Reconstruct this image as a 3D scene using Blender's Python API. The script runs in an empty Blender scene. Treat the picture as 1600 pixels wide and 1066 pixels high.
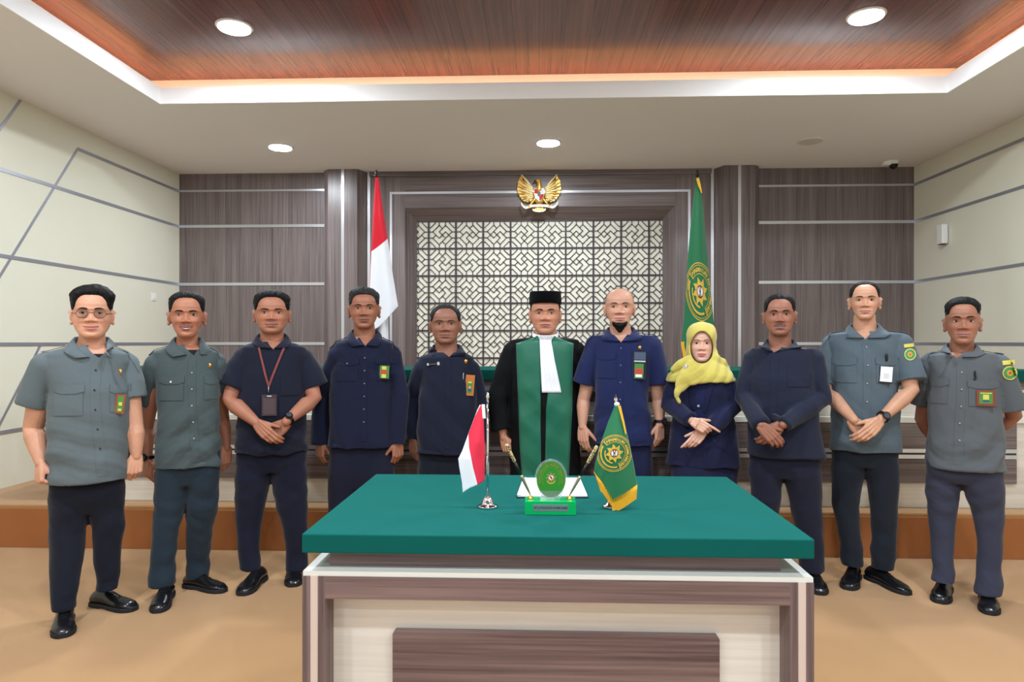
import bpy, bmesh, math, random
import numpy as np
from mathutils import Vector, Matrix, noise
from mathutils.bvhtree import BVHTree

scene = bpy.context.scene
COL = scene.collection
PI = math.pi
FPX = 1067.0                      # focal length in pixels of the 1600 px wide frame
YAW = math.atan(42 / FPX)         # the camera looks slightly to the left of the room's axis
EYE = 1.40

# ------------------------------------------------------------------ camera, world, lights, exposure
cam_data = bpy.data.cameras.new('camera')
cam_data.sensor_width = 36.0
cam_data.lens = 36.0 * FPX / 1600.0
cam_data.shift_y = 2 / 1600
cam_data.clip_start = 0.05
cam = bpy.data.objects.new('camera', cam_data)
COL.objects.link(cam)
cam.location = (0, 0, EYE)
cam.rotation_euler = (PI / 2, 0, YAW)
scene.camera = cam

world = bpy.data.worlds.new('world')
scene.world = world
world.use_nodes = True
world.node_tree.nodes['Background'].inputs[0].default_value = (0.86, 0.92, 1.0, 1)
world.node_tree.nodes['Background'].inputs[1].default_value = 1.0

scene.view_settings.view_transform = 'Standard'
scene.view_settings.look = 'None'
scene.view_settings.gamma = 1.0
scene.view_settings.use_curve_mapping = False
scene.view_settings.exposure = 0.06

DOWNLIGHT_W = 47.0
COVE_STRENGTH = 12.0
# (x, y, z of the ceiling the lamp sits in, lit, watts factor)
LAMPS = [(-2.09, 4.61, 3.57, True, 1.0), (2.17, 4.62, 3.57, True, 1.0),
         (-2.52, 6.57, 3.31, True, .55), (0.09, 6.52, 3.31, True, .55), (2.57, 6.58, 3.31, False, 0)]
HIDDEN_LAMPS = [(-2.1, 2.3, 3.57), (2.1, 2.3, 3.57), (0, 2.3, 3.57), (-2.1, 0.0, 3.57), (0, 0.0, 3.57), (2.1, 0.0, 3.57),
                (-2.1, -1.9, 3.57), (2.1, -1.9, 3.57)]

_row = {2.3: 'above the front edge of the desk', 0.0: 'right above the viewer', -1.9: 'behind the viewer'}
_col = {-2.1: 'left', 2.1: 'right', 0: 'middle'}
HIDDEN_LABELS = ['round lit downlight in the wooden ceiling %s, %s one' % (_row[y], _col[x]) for x, y, z in HIDDEN_LAMPS]

# ------------------------------------------------------------------ materials
MATS = {}
def s2l(c):
    r = []
    for v in c:
        v /= 255.0
        r.append(v / 12.92 if v <= 0.04045 else ((v + 0.055) / 1.055) ** 2.4)
    return (r[0], r[1], r[2], 1.0)

def mat(name, rgb, rough=0.6, metal=0.0, spec=0.5, sheen=0.0, coat=0.0, bump=None, noise_amt=0.0, noise_scale=20.0,
        vcol=None, trans=0.0, emit=None, ior=1.45, alpha=1.0):
    if name in MATS: return MATS[name]
    m = bpy.data.materials.new(name)
    m.use_nodes = True
    nt = m.node_tree; N = nt.nodes; L = nt.links
    b = N['Principled BSDF']
    c = s2l(rgb)
    b.inputs['Base Color'].default_value = c
    b.inputs['Roughness'].default_value = rough
    b.inputs['Metallic'].default_value = metal
    b.inputs['Specular IOR Level'].default_value = spec
    b.inputs['Sheen Weight'].default_value = sheen
    b.inputs['Coat Weight'].default_value = coat
    b.inputs['Transmission Weight'].default_value = trans
    b.inputs['IOR'].default_value = ior
    b.inputs['Alpha'].default_value = alpha
    if emit:
        b.inputs['Emission Color'].default_value = s2l(emit[0]); b.inputs['Emission Strength'].default_value = emit[1]
    tc = N.new('ShaderNodeTexCoord')
    if noise_amt > 0:
        nz = N.new('ShaderNodeTexNoise'); nz.inputs['Scale'].default_value = noise_scale; nz.inputs['Detail'].default_value = 4
        L.new(tc.outputs['Object'], nz.inputs['Vector'])
        mr = N.new('ShaderNodeMapRange'); mr.inputs['To Min'].default_value = 1 - noise_amt; mr.inputs['To Max'].default_value = 1 + noise_amt
        L.new(nz.outputs['Fac'], mr.inputs['Value'])
        mx = N.new('ShaderNodeMix'); mx.data_type = 'RGBA'; mx.blend_type = 'MULTIPLY'; mx.inputs['Factor'].default_value = 1
        mx.inputs[6].default_value = c
        L.new(mr.outputs['Result'], mx.inputs[7]); L.new(mx.outputs[2], b.inputs['Base Color'])
    if vcol:
        at = N.new('ShaderNodeAttribute'); at.attribute_name = vcol
        L.new(at.outputs['Color'], b.inputs['Base Color'])
    if bump:
        bz = N.new('ShaderNodeTexNoise'); bz.inputs['Scale'].default_value = bump[0]; bz.inputs['Detail'].default_value = 3
        L.new(tc.outputs['Object'], bz.inputs['Vector'])
        bp = N.new('ShaderNodeBump'); bp.inputs['Strength'].default_value = bump[1]; bp.inputs['Distance'].default_value = bump[2]
        L.new(bz.outputs['Fac'], bp.inputs['Height']); L.new(bp.outputs['Normal'], b.inputs['Normal'])
    MATS[name] = m
    return m

def wood(name, dark, light, axis, rough=0.35, coat=0.0, fine=90.0, plank=None):
    """streaky laminate; axis is the direction of the grain (0 x, 1 y, 2 z)"""
    if name in MATS: return MATS[name]
    m = bpy.data.materials.new(name); m.use_nodes = True
    nt = m.node_tree; N = nt.nodes; L = nt.links
    b = N['Principled BSDF']
    tc = N.new('ShaderNodeTexCoord')
    def streak(scale_across, scale_along, detail):
        mp = N.new('ShaderNodeMapping')
        sc = [scale_across] * 3; sc[axis] = scale_along
        mp.inputs['Scale'].default_value = sc
        L.new(tc.outputs['Object'], mp.inputs['Vector'])
        nz = N.new('ShaderNodeTexNoise'); nz.inputs['Scale'].default_value = 1; nz.inputs['Detail'].default_value = detail
        nz.inputs['Roughness'].default_value = .62
        L.new(mp.outputs['Vector'], nz.inputs['Vector'])
        return nz.outputs['Fac']
    a = streak(fine, 1.2, 3); c2 = streak(fine * .16, .35, 2)
    ad = N.new('ShaderNodeMath'); ad.operation = 'MULTIPLY_ADD'; ad.inputs[1].default_value = .62
    L.new(a, ad.inputs[0])
    m2 = N.new('ShaderNodeMath'); m2.operation = 'MULTIPLY'; m2.inputs[1].default_value = .38
    L.new(c2, m2.inputs[0]); L.new(m2.outputs[0], ad.inputs[2])
    cr = N.new('ShaderNodeValToRGB')
    cr.color_ramp.elements[0].position = .36; cr.color_ramp.elements[0].color = s2l(dark)
    cr.color_ramp.elements[1].position = .64; cr.color_ramp.elements[1].color = s2l(light)
    L.new(ad.outputs[0], cr.inputs[0])
    col = cr.outputs[0]
    if plank:
        ax, w = plank
        sp = N.new('ShaderNodeSeparateXYZ'); L.new(tc.outputs['Object'], sp.inputs[0])
        dv = N.new('ShaderNodeMath'); dv.operation = 'DIVIDE'; dv.inputs[1].default_value = w
        L.new(sp.outputs[ax], dv.inputs[0])
        fr = N.new('ShaderNodeMath'); fr.operation = 'FRACT'; L.new(dv.outputs[0], fr.inputs[0])
        lt = N.new('ShaderNodeMath'); lt.operation = 'LESS_THAN'; lt.inputs[1].default_value = .02; L.new(fr.outputs[0], lt.inputs[0])
        mx = N.new('ShaderNodeMix'); mx.data_type = 'RGBA'; L.new(lt.outputs[0], mx.inputs['Factor'])
        L.new(col, mx.inputs[6]); mx.inputs[7].default_value = s2l([v * .55 for v in dark]); col = mx.outputs[2]
    L.new(col, b.inputs['Base Color'])
    b.inputs['Roughness'].default_value = rough
    b.inputs['Coat Weight'].default_value = coat; b.inputs['Coat Roughness'].default_value = .15
    MATS[name] = m
    return m

WD, WL = (86, 75, 75), (134, 121, 119)
M_woodV = wood('wood_vertical', WD, WL, 2, rough=.33)
M_woodH = wood('wood_horizontal', WD, WL, 0, rough=.33)
M_deskH = wood('desk_wood_horizontal', (84, 66, 64), (134, 112, 108), 0, rough=.45, fine=70)
M_deskV = wood('desk_wood_vertical', (84, 68, 68), (132, 112, 112), 2, rough=.45, fine=70)
M_cream_lam = wood('cream_laminate', (214, 208, 196), (234, 229, 218), 0, rough=.5, fine=50)
M_ceilwood = wood('ceiling_wood', (84, 46, 40), (120, 74, 62), 1, rough=.25, coat=.0, fine=110, plank=(0, .18))
M_cream_wall = mat('cream_wall_panel', (228, 226, 208), .55, noise_amt=.02, noise_scale=3)
M_white = mat('white_plaster', (248, 248, 248), .8)
M_soffit = mat('soffit_paint', (240, 238, 238), .85, noise_amt=.015, noise_scale=2)
M_alu = mat('brushed_aluminium', (205, 207, 214), .28, metal=.85)
M_alu_dull = mat('dull_aluminium', (170, 172, 182), .4, metal=.6)
M_carpet = mat('tan_carpet', (172, 129, 80), .95, sheen=.3, bump=(420, .35, .004), noise_amt=.10, noise_scale=1.6)
M_riser = mat('orange_riser', (164, 104, 58), .8, noise_amt=.06, noise_scale=2.5, bump=(300, .2, .002))
M_lattice = mat("lattice_brown", (66, 56, 62), .45)
M_lattback = mat('lattice_back_panel', (240, 238, 222), .7)
M_felt = mat('green_felt', (10, 90, 84), .95, spec=.15, bump=(500, .3, .002), noise_amt=.07, noise_scale=6)
M_felt_bench = mat('green_bench_cloth', (10, 82, 74), .95, spec=.15, bump=(500, .3, .002))
M_offwhite = mat('offwhite_shelf', (226, 228, 220), .35)
M_pink = mat('pinkish_cream_inlay', (214, 196, 186), .5)
M_whiteplastic = mat('white_plastic', (238, 238, 236), .35)
M_blackplastic = mat('black_plastic', (14, 14, 16), .35)

# ------------------------------------------------------------------ mesh helpers
class MB:
    def __init__(self): self.v = []; self.f = []; self.mi = []
    def add(self, vs, fs, mi=0):
        o = len(self.v)
        self.v.extend([tuple(p) for p in vs]); self.f.extend([tuple(i + o for i in f) for f in fs]); self.mi.extend([mi] * len(fs))
        return self
    def box(self, x0, x1, y0, y1, z0, z1, mi=0):
        vs = [(x, y, z) for z in (z0, z1) for y in (y0, y1) for x in (x0, x1)]
        return self.add(vs, [(0, 2, 3, 1), (4, 5, 7, 6), (0, 1, 5, 4), (2, 6, 7, 3), (0, 4, 6, 2), (1, 3, 7, 5)], mi)
    def prism(self, pts, axis, lo, hi, mi=0):
        """pts 2D polygon in the two other axes, extruded along axis"""
        n = len(pts); vs = []
        for t in (lo, hi):
            for p in pts:
                q = list(p); q.insert(axis, t); vs.append(q)
        fs = [tuple(range(n - 1, -1, -1)), tuple(range(n, 2 * n))] + [(i, (i + 1) % n, n + (i + 1) % n, n + i) for i in range(n)]
        return self.add(vs, fs, mi)
    def rings(self, rings, cap=True, mi=0, closed=True):
        n = len(rings[0]); vs = [p for r in rings for p in r]; fs = []
        for i in range(len(rings) - 1):
            for j in range(n if closed else n - 1):
                a = i * n + j; b = i * n + (j + 1) % n
                fs.append((a, b, b + n, a + n))
        if cap and closed:
            fs.append(tuple(range(n - 1, -1, -1))); m = (len(rings) - 1) * n; fs.append(tuple(range(m, m + n)))
        return self.add(vs, fs, mi)
    def tube(self, path, radii, seg=10, cap=True, mi=0, flat=1.0, round_ends=False):
        path = [Vector(p) for p in path]
        if not hasattr(radii, '__len__'): radii = [radii] * len(path)
        if round_ends:
            d0 = (path[0] - path[1]).normalized(); d1 = (path[-1] - path[-2]).normalized()
            pp = []; rr = []
            for k in (90, 62, 35): 
                a = math.radians(k); pp.append(path[0] + d0 * radii[0] * math.sin(a)); rr.append(max(radii[0] * math.cos(a), 1e-5))
            pp += path; rr += list(radii)
            for k in (35, 62, 90):
                a = math.radians(k); pp.append(path[-1] + d1 * radii[-1] * math.sin(a)); rr.append(max(radii[-1] * math.cos(a), 1e-5))
            path, radii = pp, rr
        R = []; up = None
        for i, p in enumerate(path):
            t = (path[min(i + 1, len(path) - 1)] - path[max(i - 1, 0)])
            if t.length < 1e-9: t = Vector((0, 0, 1))
            t.normalize()
            if up is None:
                up = Vector((0, 1, 0)) if abs(t.y) < .9 else Vector((1, 0, 0))
            s = t.cross(up).normalized(); up = s.cross(t).normalized()
            R.append([p + (s * math.cos(2 * PI * k / seg) + up * flat * math.sin(2 * PI * k / seg)) * radii[i] for k in range(seg)])
        return self.rings(R, cap, mi)
    def lathe(self, prof, c, seg=24, mi=0, axis=2):
        R = []
        for r, h in prof:
            ring = []
            for k in range(seg):
                a = 2 * PI * k / seg; p = [c[0], c[1], c[2]]
                o = [i for i in range(3) if i != axis]
                p[o[0]] += max(r, 1e-5) * math.cos(a); p[o[1]] += max(r, 1e-5) * math.sin(a); p[axis] += h
                ring.append(p)
            R.append(ring)
        return self.rings(R, True, mi)
    def ellipsoid(self, c, r, seg=20, rows=12, mi=0, rot=None):
        vs = []; fs = []
        for i in range(rows + 1):
            th = PI * i / rows
            for k in range(seg):
                a = 2 * PI * k / seg
                p = Vector((r[0] * math.sin(th) * math.cos(a), r[1] * math.sin(th) * math.sin(a), r[2] * math.cos(th)))
                if i in (0, rows): p = Vector((1e-5 * math.cos(a), 1e-5 * math.sin(a), p.z))
                if rot: p = rot @ p
                vs.append(p + Vector(c))
        for i in range(rows):
            for k in range(seg): fs.append((i * seg + k, (i + 1) * seg + k, (i + 1) * seg + (k + 1) % seg, i * seg + (k + 1) % seg))
        return self.add(vs, fs, mi)
    def grid(self, fn, nu, nv, mi=0, thick=0.0):
        """fn(u,v)->point; mi may be a function of u,v"""
        P = [[Vector(fn(i / nu, j / nv)) for i in range(nu + 1)] for j in range(nv + 1)]
        w = nu + 1
        def idx(i, j): return j * w + i
        vs = [p for r in P for p in r]
        if thick:
            nb = []
            for j in range(nv + 1):
                for i in range(nu + 1):
                    a = P[j][min(i + 1, nu)] - P[j][max(i - 1, 0)]; b = P[min(j + 1, nv)][i] - P[max(j - 1, 0)][i]
                    n = a.cross(b); n = n.normalized() if n.length > 1e-12 else Vector((0, 1, 0))
                    nb.append(P[j][i] + n * thick)
            vs = vs + nb
        o = len(self.v); self.v.extend([tuple(p) for p in vs]); base = w * (nv + 1)
        for j in range(nv):
            for i in range(nu):
                m = mi((i + .5) / nu, (j + .5) / nv) if callable(mi) else mi
                q = (idx(i, j), idx(i + 1, j), idx(i + 1, j + 1), idx(i, j + 1))
                self.f.append(tuple(o + k for k in q)); self.mi.append(m)
                if thick: self.f.append(tuple(o + base + k for k in reversed(q))); self.mi.append(m)
        if thick:
            rim = [idx(i, 0) for i in range(nu)] + [idx(nu, j) for j in range(nv)] + [idx(i, nv) for i in range(nu, 0, -1)] + [idx(0, j) for j in range(nv, 0, -1)]
            for k in range(len(rim)):
                a, b = rim[k], rim[(k + 1) % len(rim)]
                self.f.append((o + a, o + a + base, o + b + base, o + b)); self.mi.append(self.mi[-1])
        return self
    def build(self, name, mats, parent=None, smooth=False, bevel=0.0, org=None, fix=True):
        me = bpy.data.meshes.new(name)
        vs = self.v
        if org is None:
            pa = parent
            while pa is not None and org is None: org = pa.get('_org'); pa = pa.parent
        if org is not None: vs = [(p[0] - org[0], p[1] - org[1], p[2] - org[2]) for p in vs]
        me.from_pydata(vs, [], self.f)
        if not isinstance(mats, (list, tuple)): mats = [mats]
        for m in mats: me.materials.append(m)
        if len(mats) > 1: me.polygons.foreach_set('material_index', self.mi)
        if fix:
            bm = bmesh.new(); bm.from_mesh(me); bmesh.ops.recalc_face_normals(bm, faces=bm.faces); bm.to_mesh(me); bm.free()
        if smooth: me.polygons.foreach_set('use_smooth', [True] * len(me.polygons))
        me.update()
        o = bpy.data.objects.new(name, me)
        COL.objects.link(o)
        if parent is not None: o.parent = parent
        if bevel:
            b = o.modifiers.new('bevel', 'BEVEL'); b.width = bevel; b.segments = 2; b.limit_method = 'ANGLE'
        return o

def root(name, loc, label, cat, group=None, rz=0.0):
    o = bpy.data.objects.new(name, None)
    o.empty_display_size = .1
    COL.objects.link(o); o.location = loc; o.rotation_euler = (0, 0, rz)
    o['label'] = label; o['category'] = cat
    if group: o['group'] = group
    o['_org'] = [float(v) for v in loc]
    return o
def struct(o): o['kind'] = 'structure'; return o
def tag(o, label, cat, group=None):
    o['label'] = label; o['category'] = cat
    if group: o['group'] = group
    return o
def box_obj(name, b, m, parent=None, bevel=0.0):
    return MB().box(*b).build(name, m, parent, bevel=bevel)
def text_mesh(txt, size, bold=0.0, res=2, extrude=0.0):
    """flat outline text as (verts, faces), centred in x, baseline at 0"""
    cu = bpy.data.curves.new('text', 'FONT'); cu.body = txt; cu.size = size; cu.align_x = 'CENTER'
    cu.resolution_u = res; cu.offset = bold; cu.extrude = extrude
    ob = bpy.data.objects.new('text', cu); COL.objects.link(ob)
    me = bpy.data.meshes.new_from_object(ob.evaluated_get(bpy.context.evaluated_depsgraph_get()))
    vs = [tuple(v.co) for v in me.vertices]; fs = [tuple(p.vertices) for p in me.polygons]
    bpy.data.objects.remove(ob); bpy.data.meshes.remove(me); bpy.data.curves.remove(cu)
    return vs, fs
# ------------------------------------------------------------------ room shell
XW, YB, YF, ZC, ZW = 4.08, 7.6, -3.2, 3.31, 3.57
X0, X1, YR = -3.03, 3.12, 5.35        # opening of the ceiling recess
PF, PZ = 4.53, .29                    # platform front and height
struct(box_obj('floor', (-XW, XW, YF, YB, -.1, 0), M_carpet))
pl = MB(); pl.box(-XW, XW, PF + .004, YB, 0.001, PZ)
struct(pl.build('trim_1', M_carpet, bevel=.008))
struct(box_obj('trim_2', (-XW, XW, PF - .008, PF + .004, 0.001, PZ - .025), M_riser))
# side walls with their recessed aluminium strips standing a few millimetres proud
struct(box_obj('wall_left', (-XW - .12, -XW, YF, YB + .4, -.1, 4.0), M_cream_wall))
struct(box_obj('wall_right', (XW, XW + .12, YF, YB + .4, -.1, 4.0), M_cream_wall))
def wall_strip(mb, sx, p, q, w=.028, t=.006):
    """aluminium strip on a side wall from p=(y,z) to q=(y,z)"""
    p = Vector(p); q = Vector(q); d = (q - p).normalized(); n = Vector((-d.y, d.x)) * w / 2
    pts = [p + n, q + n, q - n, p - n]
    lo, hi = (-XW, -XW + t) if sx < 0 else (XW - t, XW)
    mb.prism([tuple(a) for a in pts], 0, lo, hi)
LINES = [3.112, 2.712, 2.058, 1.385, .715]
n = 3
for z in LINES:
    s = MB(); wall_strip(s, -1, (5.887 if z > 3 else YF, z), (YB, z)); struct(s.build('trim_%d' % n, M_alu_dull)); n += 1
    s = MB(); wall_strip(s, 1, (YF, z), (YB, z)); struct(s.build('trim_%d' % n, M_alu_dull)); n += 1
for p, q in (((5.887, 3.112), (4.45, 1.12)), ((5.222, 3.31), (4.2, 1.86)), ((5.44, 1.385), (4.78, .45))):
    s = MB(); wall_strip(s, -1, p, q, .022, .0045); struct(s.build('trim_%d' % n, M_alu_dull)); n += 1
# back wall
bw = MB()
bw.box(-XW, -1.50, YB, YB + .3, 0, ZC + .1); bw.box(1.50, XW, YB, YB + .3, 0, ZC + .1)
struct(bw.build('wall_back', M_woodV))
fr = MB()   # head of the central frame with its chamfer towards the lattice
YL = YB + .13
ILX, ILZ = 1.388, 2.782
fr.add([(-1.50, YB, 2.91), (1.50, YB, 2.91), (1.50, YB, 3.262), (-1.50, YB, 3.262)], [(0, 1, 2, 3)])
fr.add([(-1.50, YB, 2.91), (1.50, YB, 2.91), (ILX, YL, ILZ), (-ILX, YL, ILZ)], [(0, 1, 2, 3)])
fr.add([(-1.50, YB, 3.262), (1.50, YB, 3.262), (1.50, YB, 3.42), (-1.50, YB, 3.42)], [(0, 1, 2, 3)])
struct(fr.build('trim_%d' % n, M_woodH)); n += 1
for sx in (-1, 1):
    c = MB(); c.add([(sx * 1.50, YB, 0), (sx * 1.50, YB, 2.91), (sx * ILX, YL, ILZ), (sx * ILX, YL, 0)], [(0, 1, 2, 3)])
    struct(c.build('trim_%d' % n, M_woodV)); n += 1
bd = MB(); bd.box(-1.895, 1.895, YB - .03, YB, 3.255, 3.315)     # shadow board under the ceiling
struct(bd.build('trim_%d' % n, M_woodH)); n += 1
# thin bright inlay of the frame
w = .013
s = MB(); s.box(-1.657 - w, 1.657 + w, YB - .006, YB, 3.073 - w, 3.073 + w)
struct(s.build('trim_%d' % n, M_alu)); n += 1
for sx in (-1, 1):
    s = MB(); s.box(sx * 1.657 - w, sx * 1.657 + w, YB - .006, YB, PZ, 3.073 - w)
    struct(s.build('trim_%d' % n, M_alu)); n += 1
    s = MB(); s.box(sx * 1.906 - .016, sx * 1.906 + .016, YB - .012, YB, PZ, 3.31)
    struct(s.build('trim_%d' % n, M_alu)); n += 1
    # eight-sided pilaster with its own strip
    pc = MB()
    pts = [(sx * 1.93, YB), (sx * 2.00, YB - .15), (sx * 2.325, YB - .15), (sx * 2.385, YB - .09), (sx * 2.385, YB)]
    pc.prism(pts, 2, PZ, 3.312); struct(pc.build('trim_%d' % n, M_woodV)); n += 1
    s = MB(); s.box(sx * 2.16 - .016, sx * 2.16 + .016, YB - .156, YB - .15, PZ, 3.31)
    struct(s.build('trim_%d' % n, M_alu)); n += 1
    for z, h in ((3.115, .011), (2.714, .016), (2.058, .016), (1.385, .016)):
        s = MB(); s.box(min(sx * 2.386, sx * XW), max(sx * 2.386, sx * XW), YB - .008, YB, z - h, z + h)
        struct(s.build('trim_%d' % n, M_alu)); n += 1
# seam between the boards of the left panel
struct(box_obj('trim_%d' % n, (-3.013, -3.009, YB - .002, YB, PZ, 2.70), M_blackplastic)); n += 1
# ceiling: soffit ring, lip, cove pocket and the wooden panel
c = MB(); T = .03
PKX0, PKX1, PKY = X0 - .19, X1 + .19, YR + .19
c.box(-XW, X0 - .015, YF, YB + .3, ZC, ZC + T); c.box(X1 + .015, XW, YF, YB + .3, ZC, ZC + T)
c.box(X0 - .015, X1 + .015, YR + .015, YB + .3, ZC, ZC + T)
struct(c.build('ceiling', M_soffit))
c = MB()   # upstanding lip of the pocket
c = MB()
c.box(X0 - .015, X0, YF, YR + .015, ZC - .001, ZC + .13); c.box(X1, X1 + .015, YF, YR + .015, ZC - .001, ZC + .13); c.box(X0, X1, YR, YR + .015, ZC - .001, ZC + .13)
struct(c.build('trim_%d' % n, M_white)); n += 1
c = MB()
c.box(PKX0 - .02, PKX0, YF, PKY, ZC + T, ZW + .05); c.box(PKX1, PKX1 + .02, YF, PKY, ZC + T, ZW + .05); c.box(PKX0, PKX1, PKY, PKY + .02, ZC + T, ZW + .05)
struct(c.build('trim_%d' % n, M_white)); n += 1
struct(box_obj('trim_%d' % n, (PKX0, PKX1, YF, PKY, ZW, ZW + .05), M_ceilwood)); n += 1
M_led = mat('warm_led', (255, 150, 70), emit=((255, 186, 128), COVE_STRENGTH))
led = root('cove_light', (0, YR + .1, ZC + .03), 'warm orange LED strip hidden behind the white lip of the ceiling recess', 'light')
for b in ((X0, X1, YR + .07, YR + .085, ZC + .034, ZC + .05), (X0 - .085, X0 - .07, YF, YR + .085, ZC + .034, ZC + .05), (X1 + .07, X1 + .085, YF, YR + .085, ZC + .034, ZC + .05)):
    MB().box(*b).build('led_strip', M_led, led)

# ------------------------------------------------------------------ downlights
M_lamp = mat('lamp_diffuser', (255, 255, 255), emit=((244, 248, 255), 26.0))
M_lamp_off = mat('lamp_diffuser_unlit', (214, 208, 200), .6)
M_lampring = mat('lamp_ring', (228, 226, 222), .5)
LAB = ['round lit downlight in the wooden ceiling, left', 'round lit downlight in the wooden ceiling, right',
       'round lit downlight in the plain soffit above the left wood panel', 'round lit downlight in the plain soffit above the gold eagle emblem',
       'unlit round downlight in the plain soffit near the dome camera']
def lamp_light(x, y, z, watts, parent=None):
    ld = bpy.data.lights.new('lamp_beam', 'AREA'); ld.shape = 'DISK'; ld.size = .21; ld.energy = watts; ld.color = (.85, .93, 1.0)
    lo = bpy.data.objects.new('lamp_beam', ld); COL.objects.link(lo); lo.location = (x, y, z - .018); lo.visible_camera = True
    if parent is not None: lo.parent = parent; lo.location = (0, 0, -.018)
    return lo
for k, (x, y, z, lit, wf) in enumerate(LAMPS):
    r = root('ceiling_downlight', (x, y, z), LAB[k], 'ceiling light', 'ceiling downlights')
    MB().lathe([(.108, 0), (.122, 0), (.122, -.006), (.11, -.010), (.106, -.010), (.106, 0)], (x, y, z), 40).build('ring', M_lampring, r, smooth=False)
    MB().lathe([(0, -.004), (.106, -.004), (.106, -.012), (0, -.013)], (x, y, z), 40).build('diffuser', M_lamp if lit else M_lamp_off, r)
    if lit: lamp_light(x, y, z, DOWNLIGHT_W * wf, r)
for (x, y, z), lb in zip(HIDDEN_LAMPS, HIDDEN_LABELS):
    r = root('ceiling_downlight', (x, y, z), lb, 'ceiling light', 'ceiling downlights behind the viewer')
    MB().lathe([(0, -.004), (.106, -.004), (.106, -.012), (0, -.013)], (x, y, z), 32).build('diffuser', M_lamp, r)
    lamp_light(x, y, z, DOWNLIGHT_W, r)

# ------------------------------------------------------------------ lattice screen
PIECES = {(0, 1): 'a', (0, 2): 'a', (1, 1): 'a', (1, 2): 'b', (1, 3): 'b', (2, 3): 'b', (2, 2): 's',
          (1, 0): 'v', (2, 0): 'v', (2, 1): 'v', (3, 1): 'r', (3, 2): 'r', (0, 0): 'c0', (0, 3): 'c1', (3, 0): 'c2', (3, 3): 'c3'}
def cell_segments(rot, mir):
    segs = []
    P = {}
    for (i, j), k in PIECES.items():
        a, b = i, j
        if mir: a, b = b, a
        for _ in range(rot): a, b = b, 3 - a
        P[(a, b)] = k
    def xy(i, j):
        u = .53 + .235 * i; v = -.47 + .235 * j
        return ((u + v) / 2, (u - v) / 2)
    for i in range(4):
        for j in range(4):
            if i < 3 and P[(i, j)] != P[(i + 1, j)]: segs.append((xy(i + 1, j), xy(i + 1, j + 1)))
            if j < 3 and P[(i, j)] != P[(i, j + 1)]: segs.append((xy(i, j + 1), xy(i + 1, j + 1)))
    for pl in ([(0, .39), (.14, .39), (.385, .145), (.385, 0)], [(0, .235), (.07, .235), (.235, .07), (.235, 0)]):
        for fx in (0, 1):
            for fy in (0, 1):
                q = [((1 - x) if fx else x, (1 - y) if fy else y) for x, y in pl]
                segs += [(q[k], q[k + 1]) for k in range(3)]
    return segs
ls = root('lattice_screen', (0, YL, .4), 'dark brown fretwork screen over a cream panel behind the officials', 'screen')
MB().box(-1.47, 1.47, YL + .0135, YL + .03, .3, 2.95).build('backing_panel', M_lattback, ls)
lat = MB(); PIT = .3113
rnd = random.Random(4)
gx0 = -1.2535; ztop = 2.778
def bar(p, q, w, y0, y1):
    p = Vector(p); q = Vector(q)
    d = (q - p)
    if d.length < 1e-6: return
    d.normalize(); nn = Vector((-d.y, d.x)) * w / 2; e = d * w * .35
    pts = [p - e + nn, q + e + nn, q + e - nn, p - e - nn]
    lat.prism([tuple(a) for a in pts], 1, y0, y1)
def clipx(p, q):
    lo, hi = -ILX - .02, ILX + .02
    if max(p[0], q[0]) < lo or min(p[0], q[0]) > hi: return None
    def at(t): return (p[0] + (q[0] - p[0]) * t, p[1] + (q[1] - p[1]) * t)
    t0, t1 = 0, 1
    if p[0] != q[0]:
        for b in (lo, hi):
            t = (b - p[0]) / (q[0] - p[0])
            if 0 < t < 1:
                if (p[0] < b) == (b == lo): t0 = max(t0, t)
                else: t1 = min(t1, t)
    return at(t0), at(t1)
for cx in range(-1, 9):
    for cz in range(8):
        mir = (cx * 3 + cz) % 2; rot = rnd.randrange(4)
        if (cx, cz) == (0, 0): mir, rot = 0, 0
        for (a, b) in cell_segments(rot, mir):
            pa = (gx0 + (cx + a[0]) * PIT, ztop - (cz + a[1]) * PIT); pb = (gx0 + (cx + b[0]) * PIT, ztop - (cz + b[1]) * PIT)
            cl = clipx(pa, pb)
            if cl: bar(cl[0], cl[1], .0085, YL + .004, YL + .014)
for cx in range(0, 9): bar((gx0 + cx * PIT, .3), (gx0 + cx * PIT, ztop), .019, YL, YL + .014)
for cz in range(0, 9): bar((-ILX - .02, ztop - cz * PIT), (ILX + .02, ztop - cz * PIT), .019, YL - .001, YL + .0138)
lat.build('fretwork', M_lattice, ls)

# ------------------------------------------------------------------ judges' bench on the platform
BY = 4.66
be = root('judges_bench', (0, BY, PZ), 'long cream and dark wood judges bench with green cloth top behind the officials', 'bench')
bx = 3.42
MB().box(-bx, bx, BY + .02, BY + .75, 1.14, 1.21).build('top_board', M_felt_bench, be, bevel=.004)
MB().box(-bx, bx, BY + .06, BY + .7, .99, 1.14).build('upper_band', M_woodH, be)
MB().box(-bx, bx, BY + .05, BY + .06, 1.062, 1.08).build('metal_strip', M_alu, be)
MB().box(-bx, bx, BY + .045, BY + .7, .862, .99).build('cream_band', M_cream_lam, be)
MB().box(-bx, bx, BY + .0, BY + .06, .862, .90).build('ledge', M_offwhite, be, bevel=.002)
MB().box(-bx, bx, BY + .03, BY + .7, PZ + .001, .862).build('body', M_cream_lam, be)
for z0, z1 in ((.69, .862), (.457, .618)):
    MB().box(-3.20, 3.175, BY + .006, BY + .03, z0, z1).build('wood_panel', M_woodH, be, bevel=.003)
MB().box(-3.20, 3.175, BY + .012, BY + .03, .618, .69).build('dark_groove', mat('groove_brown', (70, 60, 62), .5), be)
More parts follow.
